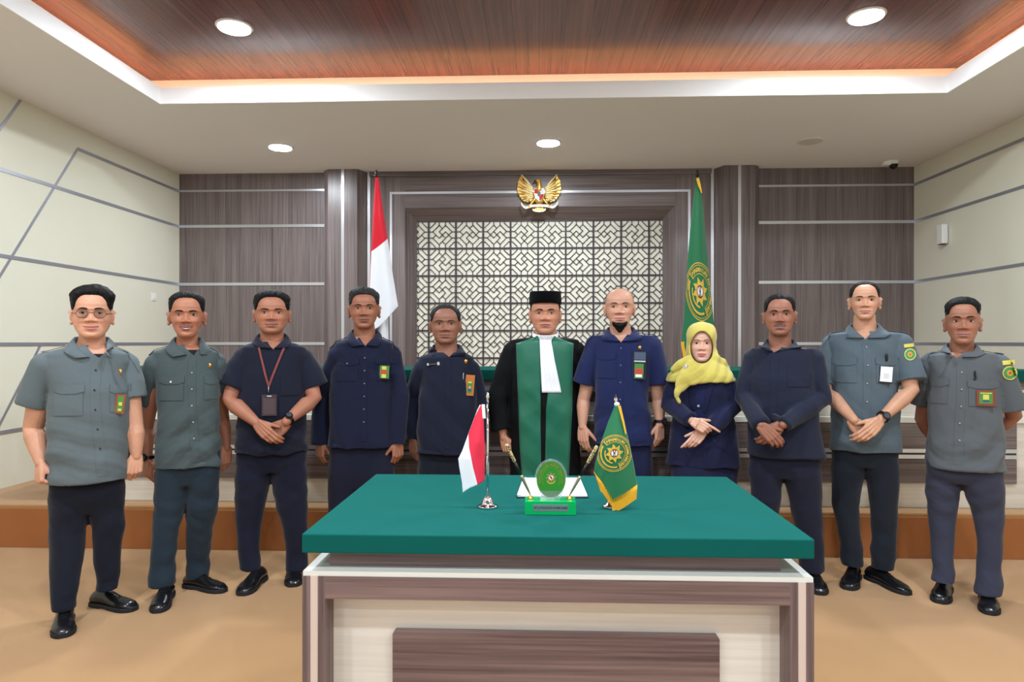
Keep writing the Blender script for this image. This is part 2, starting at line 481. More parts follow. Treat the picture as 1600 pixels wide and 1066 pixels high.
for z0, z1 in ((.622, .648), (.662, .688)):
    MB().box(-3.20, 3.175, BY + .004, BY + .03, z0, z1).build('metal_strip', M_alu, be)

# ------------------------------------------------------------------ foreground desk
dk = root('display_desk', (.045, 2.58, 0), 'dark wood and cream desk with a green felt top in front of the group', 'desk')
DX0, DX1, DY0, DY1 = -.742, .838, 2.11, 3.085
MB().box(DX0, DX1, DY0, DY1, .74, .80).build('felt_top', M_felt, dk, bevel=.004)
MB().box(DX0 + .072, DX1 - .082, DY0 + .06, DY1 - .06, .683, .74).build('neck', M_deskH, dk)
MB().box(DX0 + .003, DX1 - .003, DY0 + .004, DY1 - .004, .668, .683).build('shelf', M_offwhite, dk)
def post(x0, x1, s):
    w = (x1 - x0)
    MB().box(x0, x0 + w * .34, DY0, DY0 + .09, 0, .668).build('post_board', M_deskV, dk)
    MB().box(x0 + w * .34, x0 + w * .68, DY0 + .002, DY0 + .09, 0, .668).build('post_inlay', M_pink, dk)
    MB().box(x0 + w * .68, x1, DY0, DY0 + .09, 0, .668).build('post_board', M_deskV, dk)
post(-.740, -.668, 0); post(.764, .836, 1)
MB().box(-.668, .764, DY0, DY0 + .09, .598, .668).build('front_rail', M_deskH, dk)
MB().box(-.668, .764, DY0 + .09, DY0 + .11, 0, .60).build('front_panel', M_cream_lam, dk)
MB().prism([(-.47, 0), (-.47, .462), (-.462, .474), (.562, .474), (.57, .462), (.57, 0)], 1, DY0 + .066, DY0 + .09).build('raised_panel', M_deskH, dk, bevel=.002)
MB().box(-.740, -.722, DY0 + .09, DY1 - .01, 0, .668).build('side_panel', M_deskV, dk)
MB().box(.818, .836, DY0 + .09, DY1 - .01, 0, .668).build('side_panel', M_deskV, dk)

# ------------------------------------------------------------------ small fixtures
sw = root('wall_switch', (-XW, 7.08, 1.88), 'small white switch on the left cream wall near the corner', 'switch')
MB().box(-XW, -XW + .008, 7.04, 7.12, 1.84, 1.925).build('plate', M_whiteplastic, sw, bevel=.002)
MB().box(-XW + .008, -XW + .013, 7.06, 7.10, 1.86, 1.905).build('rocker', M_whiteplastic, sw, bevel=.001)
wl = root('wall_lamp', (XW, 7.01, 2.48), 'white rectangular box fixture on the right cream wall', 'wall fixture')
MB().box(XW - .07, XW - .01, 6.96, 7.06, 2.385, 2.58).build('housing', M_whiteplastic, wl, bevel=.01)
MB().box(XW - .01, XW, 6.97, 7.05, 2.41, 2.56).build('back_plate', M_alu_dull, wl)
MB().box(XW - .06, XW - .02, 6.98, 7.04, 2.378, 2.386).build('lens', M_blackplastic, wl)
cc = root('dome_camera', (3.72, 7.36, ZC), 'small white dome security camera on the ceiling at the right corner', 'security camera')
MB().lathe([(0, 0), (.065, 0), (.065, -.02), (.058, -.035), (0, -.035)], (3.72, 7.36, ZC), 28).build('base', M_whiteplastic, cc, smooth=False)
MB().box(3.63, 3.72, 7.33, 7.39, ZC - .045, ZC - .001).build('junction_box', M_whiteplastic, cc, bevel=.006)
MB().ellipsoid((3.735, 7.35, ZC - .04), (.043, .043, .045)).build('dome', M_blackplastic, cc, smooth=True)
# ------------------------------------------------------------------ people: shared builders
CA, SA = math.cos(YAW), math.sin(YAW)
M_eye = mat('eye_white', (186, 176, 168), .25)
M_iris = mat('dark_iris', (24, 14, 10), .15)
M_lash = mat('lash_line', (26, 18, 16), .7)
M_brow = mat('eyebrow_hair', (30, 23, 20), .85)
M_teeth = mat('teeth', (226, 220, 208), .35)
M_shoe = mat('black_leather', (15, 16, 20), .28, coat=.25, bump=(60, .15, .002))
M_sole = mat('black_rubber_sole', (26, 27, 32), .7)
M_lace = mat('black_lace', (10, 10, 12), .8)
M_gold = mat('polished_gold', (226, 178, 84), .28, metal=.9)
M_silver = mat('polished_silver', (214, 216, 220), .18, metal=.95)
def skin_mat(name): return mat('skin_' + name, (160, 110, 80), .48, spec=.45, vcol='tone', bump=(260, .12, .001))
def hair_mat(name, rgb): return mat('hair_' + name, rgb, .6, spec=.22, bump=(420, .45, .002), noise_amt=.3, noise_scale=160)
def cloth(name, rgb, amt=.05): return mat('cloth_' + name, rgb, .88, sheen=.12, spec=.25, noise_amt=amt, noise_scale=7, bump=(38, .22, .006))
def interp(tab, x):
    xs = [t[0] for t in tab]; ys = [t[1] for t in tab]
    return float(np.interp(x, xs, ys))
def sstep(a, b, x):
    t = min(max((x - a) / (b - a), 0), 1); return t * t * (3 - 2 * t)

def remesh(mb, voxel, smooth=3, factor=.5):
    me = bpy.data.meshes.new('tmp'); me.from_pydata([tuple(v) for v in mb.v], [], mb.f)
    bm = bmesh.new(); bm.from_mesh(me); bmesh.ops.recalc_face_normals(bm, faces=bm.faces); bm.to_mesh(me); bm.free()
    ob = bpy.data.objects.new('tmp', me); COL.objects.link(ob)
    r = ob.modifiers.new('r', 'REMESH'); r.mode = 'VOXEL'; r.voxel_size = voxel; r.adaptivity = 0
    if smooth:
        s = ob.modifiers.new('s', 'SMOOTH'); s.factor = factor; s.iterations = smooth
    em = bpy.data.meshes.new_from_object(ob.evaluated_get(bpy.context.evaluated_depsgraph_get()))
    n = len(em.vertices); co = np.empty(n * 3); em.vertices.foreach_get('co', co); co = co.reshape(-1, 3)
    no = np.empty(n * 3); em.vertices.foreach_get('normal', no); no = no.reshape(-1, 3)
    q = np.array([tuple(p.vertices) if len(p.vertices) == 4 else tuple(p.vertices) + (p.vertices[0],) for p in em.polygons], dtype=np.int64).reshape(-1, 4)
    bpy.data.objects.remove(ob); bpy.data.meshes.remove(me); bpy.data.meshes.remove(em)
    return co, no, q
def mesh_from_np(name, co, quads, mats, parent, smooth=True):
    me = bpy.data.meshes.new(name)
    nf = len(quads)
    me.vertices.add(len(co)); me.vertices.foreach_set('co', np.asarray(co, dtype=np.float32).ravel())
    me.loops.add(nf * 4); me.loops.foreach_set('vertex_index', np.asarray(quads, dtype=np.int32).ravel())
    me.polygons.add(nf); me.polygons.foreach_set('loop_start', np.arange(0, nf * 4, 4, dtype=np.int32))
    try: me.polygons.foreach_set('loop_total', np.full(nf, 4, dtype=np.int32))
    except Exception: pass
    me.update(calc_edges=True); me.validate()
    if smooth: me.polygons.foreach_set('use_smooth', [True] * len(me.polygons))
    for m in (mats if isinstance(mats, (list, tuple)) else [mats]): me.materials.append(m)
    o = bpy.data.objects.new(name, me); COL.objects.link(o); o.parent = parent
    return o
def compact(co, q):
    used = np.unique(q); mp = -np.ones(len(co), dtype=np.int64); mp[used] = np.arange(len(used))
    return co[used], mp[q]
def folds(co, no, amp, seed, kz=1.0, scale=1.0):
    """soft cloth creases along the surface normal; amp may be an array"""
    r = np.random.RandomState(seed); h = np.zeros(len(co)); x, y, z = co.T
    warp = .035 * np.sin(9 * z + r.rand() * 6) + .03 * np.sin(11 * x + 7 * y + r.rand() * 6)
    for k in range(5):
        a = r.rand() * 6.28; f = (14 + 30 * r.rand()) * scale; tilt = (.35 + .9 * r.rand()) * kz
        d = math.cos(a) * x + math.sin(a) * y + tilt * z + warp * (1 + r.rand())
        s = np.sin(f * d + r.rand() * 6)
        mod = .5 + .5 * np.sin((3 + 4 * r.rand()) * z + (2 + 5 * r.rand()) * x + r.rand() * 6)
        h += (np.abs(s) ** 1.6 * np.sign(s)) * mod * (.5 + .5 * r.rand())
    return co + no * (h * amp / 2.0)[:, None]

def ring(c, a, b, psi=0.0, n=2.3, seg=44):
    """horizontal superellipse ring; psi turns its front towards the viewer"""
    out = []; cp, sp = math.cos(psi), math.sin(psi)
    for k in range(seg):
        t = 2 * PI * k / seg; ct, st = math.cos(t), math.sin(t)
        x = a * math.copysign(abs(ct) ** (2 / n), ct); y = b * math.copysign(abs(st) ** (2 / n), st)
        out.append((c[0] + x * cp - y * sp, c[1] + x * sp + y * cp, c[2]))
    return out

# head profile: s runs from the chin (0) to the crown (1)
HW = [(0, .34), (.03, .46), (.08, .57), (.16, .71), (.26, .83), (.38, .92), (.5, .98), (.62, 1.0), (.75, .97), (.84, .88), (.91, .72), (.96, .5), (.99, .26), (1, .03)]
HF = [(0, .74), (.04, .82), (.1, .86), (.2, .85), (.35, .86), (.5, .86), (.6, .92), (.7, .93), (.8, .85), (.88, .70), (.94, .5), (.98, .28), (1, .03)]
HB = [(0, -.15), (.06, -.02), (.14, .25), (.22, .6), (.32, .85), (.5, 1.0), (.65, 1.03), (.78, .96), (.87, .8), (.93, .6), (.98, .32), (1, .03)]
class Head:
    def __init__(self, W, H, Dp, jaw=1.0, nose=1.0, smile=0.0, fem=False, ear_out=52):
        self.ear_out = ear_out
        self.W, self.H, self.Dp, self.jaw, self.nose, self.smile, self.fem = W, H, Dp, jaw, nose, smile, fem
    def base(self, phi, s, off=0.0):
        """phi 0 = front, pi = back"""
        j = 1 + (self.jaw - 1) * (1 - sstep(.2, .55, s))
        w = interp(HW, s) * self.W * j; f = interp(HF, s) * self.Dp; b = interp(HB, s) * self.Dp
        cy = (b - f) / 2; hd = (b + f) / 2
        n = 2.25
        sx, cx_ = math.sin(phi), math.cos(phi)
        x = w * math.copysign(abs(sx) ** (2 / n), sx); y = cy - hd * math.copysign(abs(cx_) ** (2 / n), cx_)
        z = (s - .5) * self.H
        p = Vector((x, y, z))
        if off:
            d = Vector((x / (self.W ** 2), y / (self.Dp ** 2), z / ((self.H / 2) ** 2) * .9))
            p += d.normalized() * off
        return p
    def surf(self, phi, s):
        p = self.base(phi, s); W = self.W; k = self.Dp / .095
        if p.y < 0:
            x = p.x / W; g = lambda a, m, sg: math.exp(-((a - m) / sg) ** 2)
            d = 0
            # nose
            pr = sstep(.585, .38, s) if s > .365 else sstep(.315, .365, s)
            d += .0205 * self.nose * pr * g(x, 0, .095 + .13 * sstep(.52, .36, s))
            d += .0095 * (g(x, .23, .085) + g(x, -.23, .085)) * g(s, .356, .026)
            # sockets, brow, cheeks
            for e in (-1, 1):
                d -= .0090 * g(x, e * .40, .27) * g(s, .52, .05)
                d += .0035 * g(x, e * .40, .30) * g(s, .515, .022)
                d += .0040 * g(x, e * .40, .34) * g(s, .60, .03)
                d += (.005 + .004 * self.smile) * g(x, e * .58, .24) * g(s, .37, .07)
                d -= .003 * g(x, e * (.40 + .05 * self.smile), .07) * g(s, .29, .05)
            mz = .215 + self.smile * .035 * min(abs(x) / .35, 1) ** 2
            d += .0062 * g(x, 0, .30) * g(s, mz + .026, .020)
            d += .0072 * g(x, 0, .27) * g(s, mz - .028, .022)
            d -= .0045 * g(x, 0, .36) * g(s, mz, .009)
            d += .004 * g(x, 0, .35) * g(s, .215, .09)
            d -= .0045 * g(x, 0, .30) * g(s, .130, .022)
            d += .006 * g(x, 0, .26) * g(s, .055, .045)
            fr = sstep(0, -.04, p.y)
            p = p + Vector((0, -d * k * fr, 0))
        return p
    def mesh(self, mb, M):
        ns, na = 110, 112; rings = []
        for i in range(ns + 1):
            s = i / ns; s = s ** .92 if s < .5 else s
            r = []
            for k in range(na):
                t = 2 * PI * k / na; ph = t if t <= PI else t - 2 * PI
                ph = math.copysign(abs(ph / PI) ** 1.22 * PI, ph)
                r.append(M @ self.surf(ph, min(s, 1)))
            rings.append(r)
        mb.rings(rings)
    def ear(self, mb, M, side):
        W, H = self.W, self.H
        c = Vector((side * W * .985, .012, -.045 * H))
        R = Matrix.Rotation(side * math.radians(self.ear_out), 3, 'Z') @ Matrix.Scale(1.12, 3)
        def T(p): return M @ (c + R @ Vector(p))
        k = H / .23
        rim = []
        for a in range(-70, 215, 19):
            t = math.radians(a); rim.append(T((side * .013, .004 + .0165 * math.sin(t + .2) * 1.0, .030 * k * math.cos(t) + .002)))
        rim = [T((side * .013, .006 + .017 * math.sin(math.radians(a)), .029 * k * math.cos(math.radians(a)))) for a in range(-55, 200, 17)]
        mb.tube(rim, .0042, 8, round_ends=True)
        rot = (M.to_3x3() @ R)
        mb.ellipsoid(T((side * .007, .006, 0)), (.0058, .0155, .027 * k), 16, 12, rot=rot)
        mb.ellipsoid(T((side * .008, .001, -.027 * k)), (.006, .0085, .010), 12, 8, rot=rot)

def lerp3(a, b, t): return Vector(a) * (1 - t) + Vector(b) * t
def hand(mb, W, f, n, t, curl=(.35, .5, .4), size=1.0, spread=.0, thumb=(.75, .65, .25), thumb_bend=.3, nails=None):
    """W wrist, f towards the fingertips, n out of the palm, t towards the thumb"""
    W = Vector(W); f = Vector(f).normalized(); n = Vector(n); n = (n - f * n.dot(f)).normalized()
    tt = f.cross(n); t = tt if tt.dot(Vector(t)) > 0 else -tt
    z = size
    offs = [.028, .0095, -.010, -.0275]; lens = [.088, .092, .087, .079]; fl = [1.0, 1.1, 1.02, .8]; rad = [.0088, .009, .0086, .0076]
    kn = []
    for k in range(4):
        K = W + (f * lens[k] + t * offs[k] - n * .002) * z
        kn.append(K)
        mb.tube([W + (t * offs[k] * .62 + f * .002) * z, W + (t * offs[k] * .85 + f * lens[k] * .5) * z, K], [.0140 * z, .0150 * z, .0112 * z], 10, round_ends=True)
    mb.tube([W + (t * .018 + f * .022 + n * .005) * z, W + (t * .026 + f * .055 + n * .006) * z], [.015 * z, .012 * z], 10, round_ends=True)
    mb.tube([W + (-t * .02 + f * .02 + n * .005) * z, W + (-t * .024 + f * .055 + n * .005) * z], [.013 * z, .011 * z], 10, round_ends=True)
    if not hasattr(curl[0], '__len__'): curl = [tuple(c * (1 + .09 * k) for c in curl) for k in range(4)]
    for k in range(4):
        p = kn[k]; ang = 0; pts = [p]; d0 = (f + t * spread * (1.5 - k)).normalized()
        for j, L in enumerate((.043, .027, .021)):
            ang += curl[k][j]
            d = d0 * math.cos(ang) + n * math.sin(ang)
            p = p + d * L * fl[k] * z; pts.append(p)
        r = rad[k] * z
        mb.tube(pts, [r * 1.08, r * 1.02, r * .94, r * .78], 10, round_ends=True)
        if nails is not None:
            d = (pts[3] - pts[2]).normalized(); nn = d.cross(t).normalized()
            if nn.dot(n) > 0: nn = -nn
            nails.append((pts[3] + nn * r * .55 - d * .001, d, nn, r))
    b = W + (f * .018 + t * .020 + n * .004) * z
    d1 = (f * thumb[0] + t * thumb[1] + n * thumb[2]).normalized()
    p1 = b + d1 * .038 * z
    d2 = (d1 * math.cos(thumb_bend) + (f * .8 + n * .5).normalized() * math.sin(thumb_bend)).normalized()
    p2 = p1 + d2 * .032 * z; p3 = p2 + d2 * .024 * z
    mb.tube([b, p1, p2, p3], [.0165 * z, .0125 * z, .0104 * z, .0086 * z], 10, round_ends=True)

def tone_fn(skin, lips, beard=0.0, moustache=0.0):
    sk = np.array(s2l(skin)[:3]); lp = np.array(s2l(lips)[:3]); sb = np.array(s2l((58, 48, 46))[:3])
    def fn(hp, W, H, Dp, smile, rng):
        """hp = vertex positions in head space"""
        n = len(hp); x = hp[:, 0] / W; s = hp[:, 2] / H + .5; y = hp[:, 1]
        col = np.tile(sk, (n, 1))
        v = 1 + .05 * np.sin(hp[:, 0] * 60 + 3) * np.sin(hp[:, 2] * 47) + .02 * np.sin(hp[:, 0] * 190) * np.sin(hp[:, 2] * 170)
        front = (y < -.35 * Dp) & (s > -.02) & (s < 1.0)
        # redder nose, cheeks and ears
        warm = np.exp(-(x / .3) ** 2 - ((s - .37) / .08) ** 2) + np.exp(-((np.abs(x) - .6) / .25) ** 2 - ((s - .36) / .09) ** 2)
        warm *= front
        col = col * v[:, None]
        col = col * (1 + warm[:, None] * np.array([.06, -.05, -.06]))
        mz = .215 + smile * .035 * np.clip(np.abs(x) / .35, 0, 1) ** 2
        hw = .40 + .05 * smile
        prof = np.clip(1 - (np.abs(x) / hw) ** 2.2, 0, 1)
        lip = (front & (np.abs(x) < hw) & (s < mz + .036 * prof) & (s > mz - .046 * prof))
        col[lip] = lp * (1 + .05 * rng.randn(lip.sum(), 1))
        if beard > 0:
            m = front & ~lip & (((s < .30) & (s > mz + .03) & (np.abs(x) < .42)) | ((s < .15) & (np.abs(x) < .7)))
            m |= (s < .06) & (s > -.05) & (y < 0)
            col[m] = col[m] * (1 - beard) + sb * beard
        if moustache > 0:
            m = front & ~lip & (s > mz + .028) & (s < mz + .082 - .05 * (np.abs(x) / .46) ** 2) & (np.abs(x) < .46)
            col[m] = col[m] * (1 - moustache) + sb * .6 * moustache
        return np.clip(col, 0, 1)
    return fn

class Person:
    def __init__(s, name, D, cx, label, cat='person', psi=None):
        s.D = D; s.cx = cx
        s.xr = (cx - 800) / FPX * D
        s.th = math.atan((800 - cx) / FPX)
        s.psi = s.th * .85 if psi is None else psi
        s.k = math.cos(s.th)
        s.root = root('person', (s.xr * CA - D * SA, D * CA + s.xr * SA, 0), label, cat, 'people standing in a row behind the desk', rz=YAW)
        del s.root['_org']
        s.seed = int(cx)
    def P(s, px, py, dd=0.0):
        d = s.D + dd
        return Vector(((px - 800) / FPX * d - s.xr, dd, EYE - (py - 535) / FPX * d))
    def wid(s, px, dd=0.0): return px * (s.D + dd) / FPX * s.k
    def floor(s, px, py):
        d = EYE * FPX / (py - 535); return Vector(((px - 800) / FPX * d - s.xr, d - s.D, 0))

    # ---- head, neck, arms and hands as one surface
    def set_head(s, cx, eye, chin, top, facew, dd=-.02, yaw=None, tilt=0.0, roll=0.0, **kw):
        H = (chin - top) * (s.D + dd) / FPX
        W = facew / 2 * (s.D + dd) / FPX * s.k
        s.H, s.W, s.Dp = H, W, max(.088, H * .415)
        s.head = Head(W, H, s.Dp, **kw)
        c = s.P(cx, (chin + top) / 2, dd)
        yaw = s.th * .9 if yaw is None else yaw
        s.hc = c
        s.HM = Matrix.Translation(c) @ Matrix.Rotation(yaw, 4, 'Z') @ Matrix.Rotation(tilt, 4, 'X') @ Matrix.Rotation(roll, 4, 'Y')
    def body(s, neck, shoulders, arms, hands, skin, tone, chest=None, armr=1.0, ears=True, voxel=.0027, name='body', inset=.93):
        """neck=(px halfwidth at jaw, at base, py base)"""
        mb = MB(); s.head.mesh(mb, s.HM)
        if ears:
            for e in (-1, 1): s.head.ear(mb, s.HM, e)
        nx, nb, pyb = neck
        base = s.P(s.ncx, pyb, .015); jaw = s.HM @ Vector((0, .012, -.36 * s.H))
        r1, r2 = s.wid(nx), s.wid(nb)
        R = []
        for t, w in ((0, 0), (.35, .1), (.7, .45), (1, 1)):
            c = lerp3(jaw, base, t); rr = r1 * (1 - w) + r2 * w
            R.append(ring(c, rr, rr * .98, 0, 2.1, 28))
        R.append(ring(base + Vector((0, 0, -.06)), r2 * 1.3, r2 * 1.05, 0, 2.2, 28))
        mb.rings(R)
        if chest:   # upper chest just inside the shirt
            mb.rings([ring(c, a * inset, b * inset, s.psi, 2.3, 40) for c, a, b in chest])
        for (sh, el, wr) in arms:
            sh, el, wr = Vector(sh), Vector(el), Vector(wr); k = armr
            pts = [sh, lerp3(sh, el, .5), el, lerp3(el, wr, .28), lerp3(el, wr, .7), wr]
            mb.tube(pts, [.050 * k, .047 * k, .040 * k, .043 * k, .032 * k, .0238 * min(k, 1.08)], 18, round_ends=True)
        for h in hands: hand(mb, **h)
        co, no, q = remesh(mb, voxel, 2, .5)
        o = mesh_from_np('body', co, q, skin_mat(name), s.root)
        hm = np.array(s.HM.inverted()); hp = co @ hm[:3, :3].T + hm[:3, 3]
        col = tone(hp, s.W, s.H, s.Dp, s.head.smile, np.random.RandomState(s.seed))
        at = o.data.color_attributes.new('tone', 'FLOAT_COLOR', 'POINT')
        at.data.foreach_set('color', np.hstack([col, np.ones((len(col), 1))]).astype(np.float32).ravel())
        s.bodyo = o
        # face bvh in head space
        f = MB(); s.head.mesh(f, Matrix.Identity(4)); s.fb = BVHTree.FromPolygons([Vector(v) for v in f.v], f.f)
        return o
    def face_pt(s, x, sz, off=.0):
        """point on the face at x (fraction of half width) and height sz"""
        h = s.fb.ray_cast(Vector((x * s.W, -.4, (sz - .5) * s.H)), Vector((0, 1, 0)))
        p = h[0] if h[0] is not None else Vector((x * s.W, -s.Dp * .7, (sz - .5) * s.H))
        return Vector((p.x, p.y - off, p.z))
    def strip(s, name, pts, hw, off, m, thick=.0015, parent=None):
        """thin raised band over the face through (x,s) points, hw half heights (fractions of H)"""
        n = len(pts) * 6
        xs = [p[0] for p in pts]; ss = [p[1] for p in pts]; tt = np.linspace(0, 1, len(pts))
        def fn(u, v):
            x = float(np.interp(u, tt, xs)); sc = float(np.interp(u, tt, ss)); h = float(np.interp(u, tt, hw))
            edge = 1 - abs(2 * v - 1) ** 2
            return s.HM @ s.face_pt(x, sc + (v - .5) * 2 * h, off * edge - .0006)
        mb = MB(); mb.grid(fn, n, 4)
        return mb.build(name, m, parent or s.bodyo, smooth=True)
    def face(s, brow=None, brow_s=.605, brow_t=.023, eye_open=1.0, lash=True, brow_m=None, eye_x=.415, eye_s=.515, crease=True):
        for e in (-1, 1):
            c = s.face_pt(e * eye_x, eye_s, 0)
            hw = .0152; hh = .0056 * eye_open
            mb = MB(); mb.ellipsoid((c.x, c.y + .0015, c.z), (hw, .0046, hh), 24, 12)
            mb.v = [tuple(s.HM @ Vector(p)) for p in mb.v]
            eo = mb.build('eye', M_eye, s.bodyo, smooth=True)
            ir = MB(); ir.ellipsoid((c.x, c.y - .0012, c.z + .0006), (.0066, .0032, min(.006, hh * 1.04)), 18, 10)
            ir.v = [tuple(s.HM @ Vector(p)) for p in ir.v]
            ir.build('iris', M_iris, s.bodyo, smooth=True)
            if lash:
                def lp(u, top):
                    a = u * 2 - 1
                    return s.HM @ Vector((c.x + a * hw * 1.05, c.y - .0032 + .0035 * a * a, c.z + (hh * (1 - a * a) * (1.0 if top else -1.0)) + (.0004 if top else 0)))
                t = MB(); t.tube([lp(i / 8, True) for i in range(9)], [.0006] + [.0012] * 7 + [.0006], 6); t.build('eyelid_line', M_lash, s.bodyo, smooth=True)
            xs = [e * .17, e * .30, e * .48, e * .66]
            if brow != 'none':
                bs = [brow_s - .008, brow_s + .006, brow_s + .012, brow_s - .006]
                s.strip('eyebrow', list(zip(xs, bs)), [brow_t * .8, brow_t, brow_t * .8, .003], .0028, brow_m or M_brow)
        # nostrils and mouth line
        for e in (-1, 1):
            p = s.face_pt(e * .10, .334, 0)
            mb = MB(); mb.ellipsoid((p.x, p.y + .001, p.z), (.0030, .0026, .0014), 12, 8); mb.v = [tuple(s.HM @ Vector(v)) for v in mb.v]
            mb.build('nostril', M_lash, s.bodyo, smooth=True)
        sm = s.head.smile
        def ml(u):
            x = (u - .5) * 2 * (.36 + .04 * sm); return s.HM @ s.face_pt(x, .215 + sm * .035 * min(abs(x) / .35, 1) ** 2, .0002)
        if sm < .8:
            mb = MB(); mb.tube([ml(i / 14) for i in range(15)], [.0004] + [.0010] * 13 + [.0004], 6); mb.build('mouth_line', mat('mouth_line', (70, 32, 30), .7), s.bodyo, smooth=True)
        else:
            s.strip('teeth', [(-.24, .222), (-.1, .213), (.1, .213), (.24, .222)], [.003, .017, .017, .003], .0022, M_teeth)
            s.strip('mouth_line', [(-.40, .252), (-.24, .218), (0, .192), (.24, .218), (.40, .252)], [.002, .004, .0035, .004, .002], .0022, mat('mouth_line', (70, 32, 30), .7))
    def hair(s, m, line, top=.020, side=.007, rough=.0025, swirl=0.0, name='hair', smax=None, back=.2, lift=None):
        """line: [(phi, s)] hairline heights from the front (0) to the back (pi)"""
        ns, na = 90, 150; h = s.head; mb = MB(); P = []; K = []
        rng = random.Random(s.seed)
        for i in range(ns + 1):
            sv = .12 + .88 * i / ns; row = []; kr = []
            for k in range(na):
                ph = -PI + 2 * PI * k / na; a = abs(ph)
                hl = interp(line, a) + .012 * noise.noise(Vector((ph * 9, s.seed, 0))) + .008 * noise.noise(Vector((ph * 30, s.seed, 1)))
                mm = sstep(-.004, .035, sv - hl)
                up = sstep(.66, .95, sv)
                t = side + (top - side) * up
                if lift: t += lift(ph, sv)
                ff = sstep(1.3, .7, a)
                t *= (.12 + .33 * ff) + (.88 - .33 * ff) * sstep(0, .20 - .10 * ff, sv - hl)
                base = h.base(ph, min(sv, 1), 0)
                d = Vector((base.x / (h.W ** 2), base.y / (h.Dp ** 2), base.z / ((h.H / 2) ** 2) * .9)).normalized()
                nz = noise.noise(Vector((base.x * 60, base.y * 45, base.z * 60))) * rough + noise.noise(Vector((base.x * 260, base.y * 90, base.z * 120))) * rough * .6
                off = -.009 + (.009 + t + nz) * mm
                row.append(s.HM @ (base + d * off)); kr.append(off)
            P.append(row); K.append(kr)
        vs = [p for r in P for p in r]; kk = [x for r in K for x in r]; fs = []
        for i in range(ns):
            for k in range(na):
                q = (i * na + k, i * na + (k + 1) % na, (i + 1) * na + (k + 1) % na, (i + 1) * na + k)
                if max(kk[j] for j in q) > -.0065: fs.append(q)
        mb.add(vs, fs)
        co, qq = compact(np.array([tuple(v) for v in mb.v]), np.array(mb.f))
        return mesh_from_np(name, co, qq, m, s.root)

    # ---- garments
    def torso_rings(s, rows, dy=0.0):
        """rows: (py, xl, xr, half depth)"""
        out = []
        for r in rows:
            py, xl, xr, b = r[:4]; yy = r[4] if len(r) > 4 else dy
            out.append(s.fit(py, xl, xr, b, yy))
        return out
    def fit(s, py, xl, xr, b, yy=0.0, n=2.4, psi=None):
        """ring centre and half width whose outline spans the image columns xl..xr"""
        psi = s.psi if psi is None else psi
        cx = s.P((xl + xr) / 2, py, yy).x; a = s.wid((xr - xl) / 2); z = s.P(800, py, yy).z
        for _ in range(6):
            R = ring((cx, yy, z), a, b, psi, n, 44)
            us = [(p[0] + s.xr) / (p[1] + s.D) * FPX + 800 for p in R]
            lo, hi = min(us), max(us)
            a = max(a * (xr - xl) / (hi - lo), .01)
            cx += ((xl + xr) - (lo + hi)) / 2 * s.D / FPX
        return (Vector((cx, yy, z)), a, b)
    def shirt(s, rows, sleeves, m, name='shirt', vcut=None, voxel=.006, fold=.004, seed=0, smooth=3, n=2.4):
        R = s.torso_rings(rows); s.trings = R
        mb = MB(); rr = [ring(c, a, b, s.psi, n) for c, a, b in R]
        # hollow hem
        c, a, b = R[0]; inner = [ring(c + Vector((0, 0, .03)), a - .012, b - .012, s.psi, n), ring(c, a - .008, b - .008, s.psi, n)]
        mb.rings(inner + rr)
        for sl in sleeves:
            pts, rad = sl[:2]; fl = sl[2] if len(sl) > 2 else 1.0
            P = [Vector(p) for p in pts]; d = (P[-1] - P[-2]).normalized()
            P2 = P + [P[-1] - d * .004, P[-1] - d * .035]; r2 = list(rad) + [rad[-1] - .007, rad[-1] - .011]
            mb.tube(P2, r2, 26, flat=fl)
            mb.ellipsoid(P[0], (rad[0] + .001,) * 3, 24, 16)
        co, no, q = remesh(mb, voxel, smooth, .5)
        z0 = R[0][0].z; z1 = R[-1][0].z
        amp = fold * (.55 + .75 * np.clip(1 - (co[:, 2] - z0) / (z1 - z0) * 1.3, 0, 1))
        co = folds(co, no, amp, s.seed + seed)
        if vcut:   # opening at the neck: (x, z) triangle seen from the front
            (xa, za), (xb, zb), (xt, zt) = vcut
            cc = co[q].mean(1)
            def inside(px, pz):
                d1 = (px - xb) * (za - zb) - (xa - xb) * (pz - zb); d2 = (px - xt) * (zb - zt) - (xb - xt) * (pz - zt); d3 = (px - xa) * (zt - za) - (xt - xa) * (pz - za)
                return ((d1 >= 0) & (d2 >= 0) & (d3 >= 0)) | ((d1 <= 0) & (d2 <= 0) & (d3 <= 0))
            keep = ~(inside(cc[:, 0], cc[:, 2]) & (cc[:, 1] < R[-1][0].y + .0))
            kv = np.zeros(len(co), bool); kv[np.unique(q[keep])] = True
            rv = np.zeros(len(co), bool); rv[np.unique(q[~keep])] = True
            for i in np.where(kv & rv)[0]:
                best = None
                for (ax, az), (bx, bz) in (((xa, za), (xb, zb)), ((xb, zb), (xt, zt))):
                    dx, dz = bx - ax, bz - az; tt = ((co[i, 0] - ax) * dx + (co[i, 2] - az) * dz) / (dx * dx + dz * dz); tt = min(max(tt, 0), 1)
                    nx, nz = ax + dx * tt, az + dz * tt; d = math.hypot(co[i, 0] - nx, co[i, 2] - nz)
                    if best is None or d < best[0]: best = (d, nx, nz)
                if best[0] < .009: co[i, 0], co[i, 2] = best[1], best[2]
            q = q[keep]; co, q = compact(co, q)
        tm = MB(); tm.rings(rr); s.tb = BVHTree.FromPolygons([Vector(v) for v in tm.v], tm.f)
        o = mesh_from_np(name, co, q, m, s.root)
        s.shirto = o; s.sb = BVHTree.FromPolygons([Vector(v) for v in co], q.tolist())
        s.shirt_m = m
        return o
